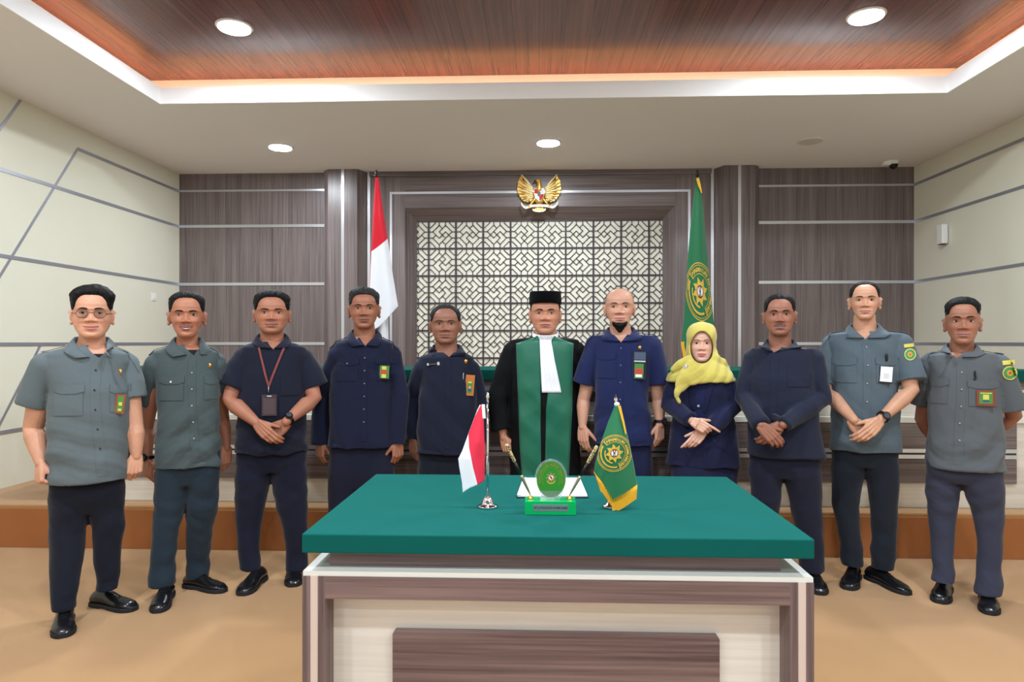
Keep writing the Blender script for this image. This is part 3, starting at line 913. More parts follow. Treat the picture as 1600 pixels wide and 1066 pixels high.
    def hit(s, x, z, off=.002, bvh=None, torso=False):
        h = (bvh or s.sb).ray_cast(Vector((x, -1.2, z)), Vector((0, 1, 0)))
        if h[0] is None:
            h2 = (bvh or s.sb).find_nearest(Vector((x, -.3, z))); p = h2[0]
        else: p = h[0]
        if torso:
            g = s.tb.ray_cast(Vector((x, -1.2, z)), Vector((0, 1, 0)))[0]
            if g is not None and p.y < g.y - .014: p = g
        return Vector((x, p.y - off, z))
    def pix(s, px, py, bvh=None):
        """where the line of sight of an image point meets the garment"""
        o = Vector((-s.xr, -s.D, EYE)); d = Vector(((px - 800) / FPX, 1, -(py - 535) / FPX))
        h = (bvh or s.sb).ray_cast(o, d.normalized())
        return h[0] if h[0] is not None else s.P(px, py, -.1)
    def vpatch(s, name, px, py, w, h, off, m, shape=None, thick=.0016, rot=0.0, nx=10, nz=8, parent=None):
        """cloth patch centred where image point (px,py) lies on the garment; w,h in metres"""
        c = s.pix(px, py); v = Vector((c.x + s.xr, c.y + s.D, 0)).normalized(); r = Vector((v.y, -v.x, 0)); cr, sr = math.cos(rot), math.sin(rot)
        def fn(u, t):
            a = (u - .5) * w; b = (t - .5) * h
            if shape == 'oval':
                k = math.hypot(2 * u - 1, 2 * t - 1); mx = max(abs(2 * u - 1), abs(2 * t - 1))
                if k > 1e-6: a *= mx / k; b *= mx / k
            q = c + r * (a * cr - b * sr) + Vector((0, 0, a * sr + b * cr))
            h_ = s.sb.ray_cast(q - v * .4, v)
            e = h_[0] if h_[0] is not None else q
            return e - v * off
        mb = MB(); mb.grid(fn, nx, nz, thick=thick)
        return mb.build(name, m, parent or s.shirto)
    def hit_top(s, x, y, off=.004):
        h = s.sb.ray_cast(Vector((x, y, 1.95)), Vector((0, 0, -1)))
        if h[0] is None:
            p = s.sb.find_nearest(Vector((x, y, 1.5)))[0]; return p
        return Vector((x, y, h[0].z + off))
    def patch(s, name, x, z, w, h, off, m, parent=None, shape=None, thick=.0016, rot=0.0, nx=12, nz=8):
        """flat piece of cloth that follows the garment; x,z its centre in person space"""
        cr, sr = math.cos(rot), math.sin(rot); c = s.hit(x, z, 0, torso=True)
        ax = Vector((math.cos(s.psi), math.sin(s.psi), 0)); d = Vector((-math.sin(s.psi), math.cos(s.psi), 0))
        def fn(u, v):
            a = (u - .5) * w; b = (v - .5) * h
            if shape == 'flap' and v < .5:
                k = abs(2 * u - 1); b = b * (1 - .45 * sstep(.45, 1, k))
            q = c + ax * (a * cr - b * sr) + Vector((0, 0, a * sr + b * cr)) - d * .6
            hs = s.sb.ray_cast(q, d)[0]; ht = s.tb.ray_cast(q, d)[0]
            if hs is None: hs = s.sb.find_nearest(q + d * .6)[0]
            if ht is not None and (hs - q).dot(d) < (ht - q).dot(d) - .014: hs = ht
            return hs - d * off
        mb = MB(); mb.grid(fn, nx, nz, thick=thick)
        return mb.build(name, m, parent or s.shirto, smooth=False)
    def disc(s, name, x, z, r, m, off=.0035, t=.0025, parent=None):
        p = s.hit(x, z, off); mb = MB()
        mb.lathe([(0, 0), (r, 0), (r * .96, -t * .7), (r * .5, -t), (0, -t * .8)], p, 14, axis=1)
        return mb.build(name, m, parent or s.shirto, smooth=True)
    def placket(s, top, bottom, w=.034, n=5, m_b=None, buttons=True, m=None, off=.0028, first=.05):
        """top/bottom = (x,z)"""
        def fn(u, v):
            x = top[0] + (bottom[0] - top[0]) * v + (u - .5) * w; z = top[1] + (bottom[1] - top[1]) * v
            return s.hit(x, z, off)
        mb = MB(); mb.grid(fn, 3, 46, thick=.0015); pk = mb.build('placket', m or s.shirt_m, s.shirto, smooth=False)
        if buttons:
            for k in range(n):
                v = first + (k) * (.93 - first) / n
                x = top[0] + (bottom[0] - top[0]) * v; z = top[1] + (bottom[1] - top[1]) * v
                s.disc('button', x, z, .0052, m_b, off=.0052)
        return pk
    def collar(s, m, V, tip=(.070, .004), fold_h=.046, back_r=(.064, .062), open_=.008, name='collar', lift=0.0, leaf=.040, stand=True):
        """V=(x,z) bottom of the neck opening; two pointed leaves fall to both sides of it"""
        c, a, b = s.trings[-1]; rx, ry = back_r; cx, cy, z0 = c.x, c.y, c.z
        cp, sp = math.cos(s.psi), math.sin(s.psi)
        toW = lambda p: Vector((cx + p[0] * cp - p[1] * sp, cy + p[0] * sp + p[1] * cp, z0 + p[2]))
        def cr(pts, t):
            n = len(pts) - 1; t *= n; i = min(int(t), n - 1); f = t - i
            p0, p1, p2, p3 = pts[max(i - 1, 0)], pts[i], pts[i + 1], pts[min(i + 2, n)]
            return .5 * ((2 * p1) + (p2 - p0) * f + (2 * p0 - 5 * p1 + 4 * p2 - p3) * f * f + (3 * p1 - p0 - 3 * p2 + p3) * f ** 3)
        for e in (-1, 1):
            F = [toW(p) for p in ((0, ry, fold_h + .004), (rx * .72 * e, ry * .70, fold_h + .003), (rx * 1.0 * e, .0, fold_h - .004), (rx * .90 * e, -ry * .62, fold_h - .026))]
            O = [toW(p) for p in ((0, ry + .020, fold_h - leaf), ((rx * .72 + .016) * e, ry * .7 + .014, fold_h - leaf), ((rx + .026) * e, .0, fold_h - leaf - .006))]
            vx = V[0] + e * open_; vz = V[1] + .006
            Fv = Vector((vx, s.hit(vx, vz, .012).y, vz)); F += [lerp3(F[-1], Fv, .55) + Vector((e * .004, -.010, -.002)), Fv]
            tx = V[0] + e * tip[0] * (cp * cp + .08); tz = V[1] - tip[1]
            Tp = Vector((tx, s.hit(tx, tz, .010).y, tz))
            mid = lerp3(O[-1], Tp, .5); mx = mid.x + e * .010 * cp; mz = mid.z + .004
            O += [Vector((mx, s.hit(mx, mz, .010).y, mz)), Tp]
            def fn(u, v):
                p = lerp3(cr(F, u), cr(O, u), v)
                bul = math.sin(v * PI) * .006
                d = Vector((p.x - cx, p.y - cy, 0)); d = d.normalized() if d.length > 1e-6 else Vector((0, -1, 0))
                return p + d * bul
            mb = MB(); mb.grid(fn, 30, 8, thick=.0024 * e)
            def fs(u, v):
                a_ = cr(F, u); k = sstep(0, .7, u)
                return a_ + Vector(((a_.x - cx) * .02 * v, .016 * v * k - (a_.y - cy) * .05 * v * (1 - k), -.040 * v * (1 - .75 * sstep(.6, 1, u))))
            mb.grid(fs, 30, 3, thick=-.0015 * e)
            mb.build(name, m, s.shirto, smooth=True)
    def epaulettes(s, m, xs, w=.044):
        """shoulder straps along the shoulder line"""
        c, na, _ = s.trings[-1]; half = s.sh_half; ax = Vector((math.cos(s.psi), math.sin(s.psi), 0)); d = Vector((-math.sin(s.psi), math.cos(s.psi), 0))
        for e in (-1, 1):
            i0, i1 = na + .012, half - .012
            def fn(u, v):
                q = c + ax * e * (i0 + (i1 - i0) * u) + d * ((v - .5) * w * (1 - .35 * sstep(.2, 0, u)))
                return s.hit_top(q.x, q.y, .005)
            mb = MB(); mb.grid(fn, 14, 4, thick=.003 * e)
            mb.build('epaulette', m, s.shirto, smooth=False)
            q = c + ax * e * (i0 + .018); p = s.hit_top(q.x, q.y, .010)
            b = MB(); b.ellipsoid(p, (.0055, .0055, .003), 12, 8); b.build('button', M_silver, s.shirto, smooth=True)
    def pocket(s, x, z, w, h, m, flap=True, button=None, parent=None):
        s.patch('pocket', x, z - h * .5, w, h, .0022, m)
        if flap:
            s.patch('pocket_flap', x, z - .014, w + .008, .046, .0052, m, shape='flap', thick=.002)
            if button: s.disc('button', x, z - .024, .0055, button, off=.0085)
    def legs(s, pelvis, left, right, m, name='trousers', voxel=.0075, fold=.006, crease=True):
        """pelvis rows like torso; legs rows: (py, xl, xr, dd[, depth factor])"""
        mb = MB(); R = s.torso_rings(pelvis)
        mb.rings([ring(c, a * .97, b * .86, s.psi, 2.4) for c, a, b in R])
        for L in (left, right):
            rr = []; L = [(L[0][0] - 26,) + tuple(L[0][1:])] + list(L)
            cpx = (pelvis[-1][1] + pelvis[-1][2]) / 2
            for i, row in enumerate(L):
                py, xl, xr, dd = row[:4]; dd += ((xl + xr) / 2 - cpx) * s.D / FPX * math.tan(s.psi) * (1 - i / (len(L) - 1)); df = row[4] if len(row) > 4 else 1.0
                a = s.wid((xr - xl) / 2, dd) * (.88 if row is L[0] else 1); rr.append(ring(s.P((xl + xr) / 2, py, dd), a, a * df, s.psi, 2.15, 34))
            mb.rings(rr)
        co, no, q = remesh(mb, voxel, 3, .5)
        zt = R[-1][0].z; lo = co[:, 2] < .38; z = co[:, 2]
        amp = fold * (.35 + 1.0 * np.exp(-((z - .12) / .12) ** 2) + .6 * np.exp(-((z - .5) / .12) ** 2) + .5 * np.exp(-((z - .82) / .08) ** 2))
        co = folds(co, no, amp, s.seed + 77, kz=1.5)
        return mesh_from_np(name, co, q, m, s.root)
    def shoe(s, toe, ankle_px=None, ang=None, length=.285, w=.052, laces=True):
        """toe=(px,py) floor point below the tip, ankle_px the image column of the ankle"""
        T = s.floor(*toe) if len(toe) == 2 and toe[1] > 560 else Vector((toe[0], toe[1], 0))
        if ang is None:
            best = None
            for d in range(-80, 81, 2):
                a = math.radians(d); A = T - Vector((math.sin(a), -math.cos(a), 0)) * .20
                px = 800 + (A.x + s.xr) / (A.y + s.D) * FPX
                if best is None or abs(px - ankle_px) < best[0]: best = (abs(px - ankle_px), a)
            ang = best[1]
        f = Vector((math.sin(ang), -math.cos(ang), 0)); r = Vector((math.cos(ang), math.sin(ang), 0))
        heel = T - f * length
        def pt(t, x, z): return heel + f * (t * length) + r * x + Vector((0, 0, z))
        WD_ = [(0, .55), (.04, .72), (.15, .80), (.35, .74), (.55, .86), (.72, 1.0), (.86, .92), (.95, .66), (1.0, .34)]
        HT = [(0, .062), (.08, .082), (.2, .092), (.34, .090), (.48, .076), (.62, .060), (.78, .050), (.9, .044), (.97, .032), (1.0, .022)]
        sh = bpy.data.objects.new('shoe', None); COL.objects.link(sh); sh.parent = s.root; sh.empty_display_size = .05
        up = MB(); rings = []; N = 30; SG = 22
        for i in range(N + 1):
            t = i / N; t = .5 - .5 * math.cos(PI * t); ww = interp(WD_, t) * w * .95; hh = interp(HT, t)
            rr = []
            for k in range(SG):
                a = 2 * PI * k / SG; ca, sa = math.cos(a), math.sin(a)
                zz = .016 + (hh - .016) * (.5 + .5 * math.copysign(abs(sa) ** .75, sa))
                xx = ww * math.copysign(abs(ca) ** .8, ca) * (1 - .42 * max(0, sa) * (1 if t < .62 else .55))
                rr.append(pt(t * .985 + .005, xx, zz))
            rings.append(rr)
        up.rings(rings); up.build('upper', M_shoe, sh, smooth=True)
        so = MB(); top = []; bot = []; n = 40; outline = []
        for i in range(21):
            t = .5 - .5 * math.cos(PI * i / 20); outline.append((t, interp(WD_, t) * w * 1.04))
        loop = [(t * 1.015 - .006, x) for t, x in outline] + [(t * 1.015 - .006, -x) for t, x in reversed(outline)]
        nl = len(loop)
        so.rings([[pt(t, x * .97, .001 if not .30 < t < .48 else .008) for t, x in loop], [pt(t, x, .006 if not .30 < t < .48 else .010) for t, x in loop], [pt(t, x, .018) for t, x in loop], [pt(t, x * .95, .022) for t, x in loop]])
        so.build('sole', M_sole, sh, smooth=False)
        if laces:
            lc = MB()
            for j in range(4):
                t = .44 + j * .055; hz = interp(HT, t) + .001; x = .017
                lc.tube([pt(t, -x, hz - .006), pt(t + .01, -x * .4, hz), pt(t + .018, x * .5, hz), pt(t + .026, x, hz - .007)], .0020, 6)
            lc.build('laces', M_lace, sh, smooth=True)
        return sh
    def watch(s, at, d, r=.031, case=(.021, .008), face_dir=(0, -1, .2), m=None):
        """wrist watch around the forearm at point `at`, forearm direction d"""
        at = Vector(at); d = Vector(d).normalized(); m = m or M_blackplastic
        w = bpy.data.objects.new('wrist_watch', None); COL.objects.link(w); w.parent = s.root; w.empty_display_size = .03
        fd = Vector(face_dir); fd = (fd - d * fd.dot(d)).normalized(); sd = d.cross(fd)
        st = MB(); R = []
        for off, rr in ((-.009, r), (-.009, r + .004), (.009, r + .004), (.009, r)):
            R.append([at + d * off + (sd * math.cos(2 * PI * k / 26) + fd * math.sin(2 * PI * k / 26)) * rr for k in range(26)])
        st.rings(R + [R[0]], cap=False); st.build('strap', m, w, smooth=False)
        c = at + fd * (r + .002)
        def disc(mb, rad, h0, h1):
            A = [c + fd * h0 + (sd * math.cos(2 * PI * k / 24) + d * math.sin(2 * PI * k / 24)) * rad for k in range(24)]
            B = [p + fd * (h1 - h0) for p in A]; mb.rings([A, B])
        b = MB(); disc(b, case[0], 0, case[1]); b.build('case', m, w)
        g = MB(); disc(g, case[0] * .74, case[1], case[1] + .001); g.build('dial', mat('watch_dial', (66, 70, 76), .15), w)
    def card(s, name, x, z, w, h, m_frame, parts, off=.012, rot=0.0, parent=None, t=.003):
        """rigid badge; parts: (x0,x1,z0,z1,mat) in fractions of the card"""
        p = s.hit(x, z, 0, torso=True) - Vector((-math.sin(s.psi), math.cos(s.psi), 0)) * off; par = parent or s.shirto
        R = Matrix.Translation(p) @ Matrix.Rotation(s.psi * .8, 4, 'Z') @ Matrix.Rotation(rot, 4, 'Y')
        mb = MB(); mb.box(-w / 2, w / 2, -t / 2, t / 2, -h / 2, h / 2); mb.v = [tuple(R @ Vector(v)) for v in mb.v]
        c = mb.build(name, m_frame, par)
        b = MB(); mats = []
        for i, (x0, x1, z0, z1, mm) in enumerate(parts):
            lay = t / 2 + .0006 * (i + 1)
            if mm not in mats: mats.append(mm)
            b.box((x0 - .5) * w, (x1 - .5) * w, -lay, -t / 2, (z0 - .5) * h, (z1 - .5) * h, mats.index(mm))
        b.v = [tuple(R @ Vector(v)) for v in b.v]; b.build('badge_print', mats, par)
        return c
    def pin(s, x, z, r=.012):
        p = s.hit(x, z, .003); mb = MB()
        mb.lathe([(0, 0), (r * .85, 0), (r * .8, -.002), (r * .4, -.0045), (0, -.0045)], p, 16, axis=1)
        mb.v = [(v[0], v[1], p.z + (v[2] - p.z) * 1.3) for v in mb.v]
        mb.build('gold_pin', M_gold, s.shirto, smooth=True)
        q = MB(); q.lathe([(0, -.0045), (r * .38, -.0045), (0, -.006)], p, 10, axis=1); q.build('pin_centre', mat('pin_red', (170, 60, 40), .4), s.shirto)
# ------------------------------------------------------------------ the cast
def tops(xl, xr, ps, xn, hn, pn, b):
    out = [(ps + 26, xl + 12, xr - 12, b), (ps + 10, xl + 9, xr - 9, b * .93)]
    for th, t, d in ((.22, .10, .86), (.50, .34, .78), (.74, .62, .68), (.90, .84, .60), (1.0, 1.0, .54)):
        py = ps + (pn - ps) * th; L = xl + 8; Rr = xr - 8
        out.append((py, L + (xn - hn - L) * t, Rr + (xn + hn - Rr) * t, b * d))
    return out
def hang_hand(s, W, side, f=(0, -.12, -1), curl=(.30, .45, .35), fist=False, turn=.6, size=1.0, **kw):
    """side -1: hand on the left of the picture"""
    n = Vector((-side * turn, .85, 0)); t = (-side, -.3, 0)
    if fist: curl = (1.15, 1.45, .9); kw.setdefault('thumb', (.85, .35, .55)); kw.setdefault('thumb_bend', .9)
    return dict(W=W, f=f, n=n, t=t, curl=curl, size=size, **kw)

def officer(D, cx, label, head, ncx, neck, sh, rows, b, V, cloth_m, arms, sleeves, skin, lips, hair, hands, beard=0, moustache=0, psi=None, armr=1.0,
            face=None, collar=None, collar_m=None, fold=.0095, do_collar=True, seed=0, slr=None, chest_in=.93, name=None, cut=True, hemtail=None, ears=True, voxel=.0027):
    s = Person(label, D, cx, label, psi=psi)
    s.b = b; s.ncx = ncx; s.sh_half = s.wid((sh[1] - sh[0]) / 2)
    s.set_head(**head)
    rows = [(r[0], r[1], r[2], r[3] + (.012 if i < 2 else 0)) for i, r in enumerate(rows)]
    allrows = list(rows) + tops(sh[0], sh[1], sh[2], ncx, neck[1] * 1.12, neck[2], b)
    S = []
    for e, px in ((-1, sh[0]), (1, sh[1])):
        off = e * s.wid((sh[1] - sh[0]) / 2) * math.sin(s.psi) * .9
        S.append(s.P(px, sh[2] + 17, off) + Vector((-e * .064, .004, 0)))
    O_ = [e * s.wid((sh[1] - sh[0]) / 2) * math.sin(s.psi) * .9 for e in (-1, 1)]
    def Q(i, p):
        p = list(p); p[2] = p[2] + (O_[i] if p[2] > -.1 else 0); return s.P(*p)
    s.Q = Q
    A = []; 
    for i, (el, wr) in enumerate(arms):
        A.append((S[i], Q(i, el), Q(i, wr)))
    s.A = A
    SL = []
    for i in range(2):
        kind = sleeves[i]
        if kind[0] == 'short':       # ('short', (px,py,dd), radius)
            e = Q(i, kind[1]); r0 = kind[3] if len(kind) > 3 else .066
            SL.append(([S[i] + Vector((0, 0, .0)), lerp3(S[i], e, .5) + Vector(((-1, 1)[i] * .006, 0, 0)), e], [r0, (r0 + kind[2]) / 2, kind[2]], 1.0))
        else:                        # ('long', (elbow), (cuff), r elbow, r cuff)
            e = Q(i, kind[1]); c = Q(i, kind[2]); r1, r2 = kind[3], kind[4]; r0 = kind[5] if len(kind) > 5 else .066
            SL.append(([S[i], lerp3(S[i], e, .5), e, lerp3(e, c, .5), c], [r0, (r0 + r1) / 2 * 1.0, r1, (r1 + r2) / 2, r2], 1.0))
    def F(px, py): 
        p = s.P(px, py, -b * .85); return (p.x, p.z)
    s.F = F
    Vb = F(*V); hnx = neck[1] * .80
    vc = [F(ncx - hnx, neck[2] - 6), Vb, F(ncx + hnx, neck[2] - 6)] if cut else None
    shirt = s.shirt(allrows, SL, cloth_m, vcut=vc, fold=fold, seed=seed)
    s.F0 = F
    def F2(px, py):
        q = s.pix(px, py); return (q.x, q.z)
    s.F = F2
    chest = s.trings[-7:]
    hs = [h(s) if callable(h) else h for h in hands]
    s.body(neck, None, A, hs, skin[0], tone_fn(skin[1], lips, beard, moustache), chest=chest, armr=armr, inset=chest_in, ears=ears, voxel=voxel)
    s.face(**(face or {}))
    if hair: s.hair(**hair)
    if do_collar:
        ck = dict(back_r=(s.wid(neck[1]) + .004, s.wid(neck[1]) + .002)); ck.update(collar or {})
        s.collar(collar_m or cloth_m, Vb, **ck)
    s.Vb = Vb
    return s

HB_ = lambda nm='black', c=(11, 10, 11): hair_mat(nm, c)
M_btn_dark = mat('dark_button', (40, 46, 58), .4)
M_btn_light = mat('light_button', (150, 158, 166), .35)
M_btn_navy = mat('navy_button', (96, 106, 128), .35)
M_brown_badge = mat('brown_badge_holder', (138, 74, 40), .4)
M_badge_green = mat('badge_green', (74, 132, 58), .4)
M_badge_yellow = mat('badge_yellow', (206, 200, 92), .4)
M_badge_red = mat('badge_red', (196, 62, 50), .4)
M_badge_blue = mat('badge_blue', (54, 80, 120), .4)
M_badge_white = mat('badge_white', (232, 234, 236), .4)
M_badge_black = mat('badge_black', (20, 22, 26), .25)
M_badge_skin = mat('badge_portrait', (206, 150, 110), .5)
M_tee = mat('black_undershirt', (14, 15, 19), .9)
M_grey1 = cloth('grey_green', (94, 105, 109)); M_grey2 = cloth('dark_grey_green', (70, 82, 84))
M_grey3 = cloth('blue_grey', (84, 98, 107)); M_grey4 = cloth('grey', (88, 94, 99))
M_navy3 = cloth('black_navy', (21, 25, 42)); M_navy4 = cloth('deep_navy', (19, 24, 48)); M_navy5 = cloth('navy_slate', (22, 27, 46))
M_navy7 = cloth('royal_navy', (27, 36, 78)); M_navy8 = cloth('jacket_navy', (23, 27, 58)); M_navy9 = cloth('soft_navy', (30, 35, 54))
T1 = cloth('trouser_night', (17, 21, 34)); T2 = cloth('trouser_teal', (32, 45, 56)); T3 = cloth('trouser_navy', (18, 21, 40))
T10 = cloth('trouser_dark_slate', (24, 31, 41)); T11 = cloth('trouser_grey_purple', (52, 54, 70))

def undershirt(s, z_top):
    """dark round neck seen in the shirt opening"""
    R = [(c, a * .965, b * .965) for c, a, b in s.trings[-7:]]
    mb = MB(); rr = [ring(c, a, b, s.psi, 2.3, 40) for c, a, b in R if c.z < z_top + .004]
    last = R[-1]
    mb.rings(rr); mb.build('undershirt', M_tee, s.root, smooth=True)

SHORT_ = [(0, .86), (.3, .865), (.6, .84), (.85, .74), (1.15, .60), (1.38, .50), (1.6, .55), (1.9, .44), (2.4, .30), (PI, .22)]
def line(front=.89, temple=.80, side=.5, back=.22, dip=0.0):
    return [(0, front), (.42, front - .005), (.62, front - .03), (.78, (front + temple) / 2 - .05), (.90, temple - .16), (1.02, side + .03), (1.3, side), (1.5, side + .08), (1.85, side - .04), (2.4, back + .08), (PI, back)]

# --- 1: glasses, grey-green short sleeves
def cast_1():
    p = officer(3.55, 142, 'smiling person with round glasses in grey-green short-sleeved shirt, leftmost of the row',
        dict(cx=144, eye=489, chin=529, top=454, facew=63, jaw=1.10, smile=.6), 143, (20.5, 26, 541), (53, 214, 556),
        [(750, 70, 201, .135), (740, 70, 202, .138), (700, 71, 203, .148), (650, 72, 204, .150), (610, 75, 204, .142)], .132, (148, 560), M_grey1,
        [((52, 668, .03), (63, 722, -.03)), ((209, 665, -.01), (213, 712, -.03))],
        [('short', (52, 632, .02), .080, .074), ('short', (207, 622, .0), .070, .068, .068)], ('fair_tan', (206, 152, 124)), (176, 104, 96),
        dict(m=HB_(), line=line(.88, .80, .54), top=.026, side=.008, rough=.004, lift=lambda ph, sv: .010 * sstep(.7, .9, sv) * (1 if ph > 0 else .6)),
        [lambda s: hang_hand(s, s.A[0][2], -1, f=(.12, -.2, -1), fist=True, size=1.06), lambda s: hang_hand(s, s.A[1][2], 1, f=(-.05, -.15, -1), curl=(.7, 1.0, .7), size=1.0)],
        armr=1.16, face=dict(eye_open=.85, brow_t=.022), collar=dict(tip=(.100, .0), open_=.034), seed=1)
    undershirt(p, p.P(148, 551, -.1).z)
    m = p.shirt_m; F = p.F
    p.placket(F(151, 562), F(161, 744), .036, 5, M_btn_dark, first=.09)
    x, z = F(108, 604); p.pocket(x, z, .125, .145, m)
    x, z = F(190, 603); p.pocket(x, z, .082, .13, m)
    x, z = F(188, 582 - 1); p.pin(x - .0, z, .013)
    x, z = F(188, 631); p.card('name_badge', x, z, .046, .098, M_brown_badge, [(.22, .8, .1, .92, M_badge_green), (.36, .7, .42, .6, M_badge_yellow), (.36, .7, .14, .26, M_badge_yellow)], rot=.12, off=.022)
    sx = p.P(0, 0).x
    p.epaulettes(m, [(p.P(106, 550).x, p.P(66, 550).x), (p.P(172, 550).x, p.P(202, 550).x)])
    # glasses
    g = bpy.data.objects.new('glasses', None); COL.objects.link(g); g.parent = p.root
    H = p.HM; M_f = mat('glasses_frame', (62, 44, 50), .3); M_l = mat('glasses_lens', (250, 252, 255), .02, trans=1.0, ior=1.12, spec=.6)
    ez = (.502 - .5) * p.H; y0 = p.face_pt(0, .55).y - .001
    for e in (-1, 1):
        cx = e * p.W * .44; rw, rh = .0255, .0215
        pts = [H @ Vector((cx + rw * math.cos(a), y0 - .002 + .10 * (abs(cx + rw * math.cos(a)) ** 2) / .05, ez + rh * math.sin(a))) for a in [2 * PI * k / 28 for k in range(29)]]
        mb = MB(); mb.tube(pts, .0013, 6, cap=False); mb.build('rim', M_f, g, smooth=True)
        ln = MB(); ln.rings([[q + H.to_3x3() @ Vector((0, d, 0)) for q in pts[:-1]] for d in (-.0005, .0005)]); ln.build('lens', M_l, g)
        tp = MB(); tp.tube([pts[0 if e > 0 else 14], H @ Vector((e * p.W * 1.0, -.02, ez + .006)), H @ Vector((e * p.W * 1.03, .02, ez + .004))], .0013, 6); tp.build('temple', M_f, g, smooth=True)
    mb = MB(); mb.tube([H @ Vector((x_, y0 - .004, ez + .006)) for x_ in (-.0115, 0, .0115)], .0014, 6); mb.build('bridge', M_f, g, smooth=True)
    p.legs([(800, 95, 180, .09), (778, 76, 195, .125), (735, 73, 199, .13)],
        [(760, 76, 142, 0), (830, 76, 136, -.02), (880, 77, 130, -.08), (925, 79, 122, -.14), (951, 80, 119, -.17)],
        [(760, 134, 197, 0), (830, 143, 195, .0), (870, 146, 190, .01), (905, 149, 186, .02), (922, 149, 187, .02)], T1)
    p.shoe((98, 998), 99, w=.053, ang=math.radians(31)); p.shoe((211, 955), 165, w=.052)
cast_1()

# --- 2: slim smiling, darker grey-green
def cast_2():
    p = officer(3.83, 291, 'slim person with toothy smile in dark grey-green short-sleeved shirt, wrist watch, second from left',
        dict(cx=292, eye=492, chin=528, top=460, facew=55, smile=1.0, jaw=.95), 293, (15.5, 20, 540), (226, 352, 553),
        [(728, 241, 347, .10), (716, 241, 346, .105), (680, 244, 344, .112), (650, 245, 344, .115), (600, 245, 341, .115)], .110, (300, 556), M_grey2,
        [((228, 668, .09), (231, 718, .05)), ((348, 655, .13), (354, 700, .10))],
        [('short', (226, 626, .07), .070, .062), ('short', (349, 616, .12), .066, .062, .066)], ('brown_two', (172, 114, 88)), (134, 74, 70),
        dict(m=HB_(), line=line(.89, .82, .54), top=.020, side=.005, rough=.003),
        [lambda s: hang_hand(s, s.A[0][2], -1, f=(.10, -.15, -1), curl=(.7, .9, .6)), lambda s: hang_hand(s, s.A[1][2], 1, f=(-.12, -.15, -1), curl=(.4, .7, .5))],
        armr=.94, face=dict(eye_open=.8, brow_t=.024, brow_s=.598), collar=dict(tip=(.098, .008), open_=.032), seed=2, moustache=.55)
    undershirt(p, p.P(300, 546, -.1).z)
    m = p.shirt_m; F = p.F
    p.placket(F(301, 560), F(306, 722), .034, 5, M_btn_light, first=.14)
    x, z = F(268, 590); p.pocket(x, z, .118, .125, m, button=M_badge_white)
    x, z = F(334, 590); p.pocket(x, z, .080, .12, m)
    x, z = F(328, 571); p.pin(x, z, .012)
    p.epaulettes(m, [(p.P(268, 550).x, p.P(235, 550).x), (p.P(318, 550).x, p.P(344, 550).x)])
    p.watch(p.A[0][2] + Vector((0, 0, .012)), (0, -.1, -1), r=.030, face_dir=(-.2, -1, 0))
    p.legs([(757, 256, 334, .085), (738, 243, 346, .10), (700, 244, 345, .10)],
        [(735, 242, 294, 0), (790, 240, 290, -.02), (830, 238, 280, -.05), (880, 234, 274, -.07), (914, 231, 276, -.08, 1.2)],
        [(735, 291, 345, 0), (790, 291, 342, .01), (830, 290, 333, .04), (875, 291, 328, .08), (902, 290, 328, .10, 1.2)], T2)
    p.shoe((246, 959), 253, w=.050, ang=math.radians(16)); p.shoe((352, 926), 309, w=.048)
cast_2()

def clasp(over, L, R, fL=(.80, -.12, -.55), fR=(-.80, -.12, -.55), gap=.030, size=1.0):
    """two hands folded in front; over is the side whose hand lies on top"""
    def a(s):
        W = s.P(*L); 
        if over != 'L': W += Vector((0, gap, 0))
        return dict(W=W, f=fL, n=(0.05, 1, -.1), t=(0, 0, 1), curl=(.28, .55, .45) if over == 'L' else (.5, .7, .5), size=size, thumb=(.8, .5, .15), thumb_bend=.2)
    def b(s):
        W = s.P(*R)
        if over != 'R': W += Vector((0, gap, 0))
        return dict(W=W, f=fR, n=(-.05, 1, -.1), t=(0, 0, 1), curl=(.28, .55, .45) if over == 'R' else (.5, .7, .5), size=size, thumb=(.8, .5, .15), thumb_bend=.2)
    return [a, b]

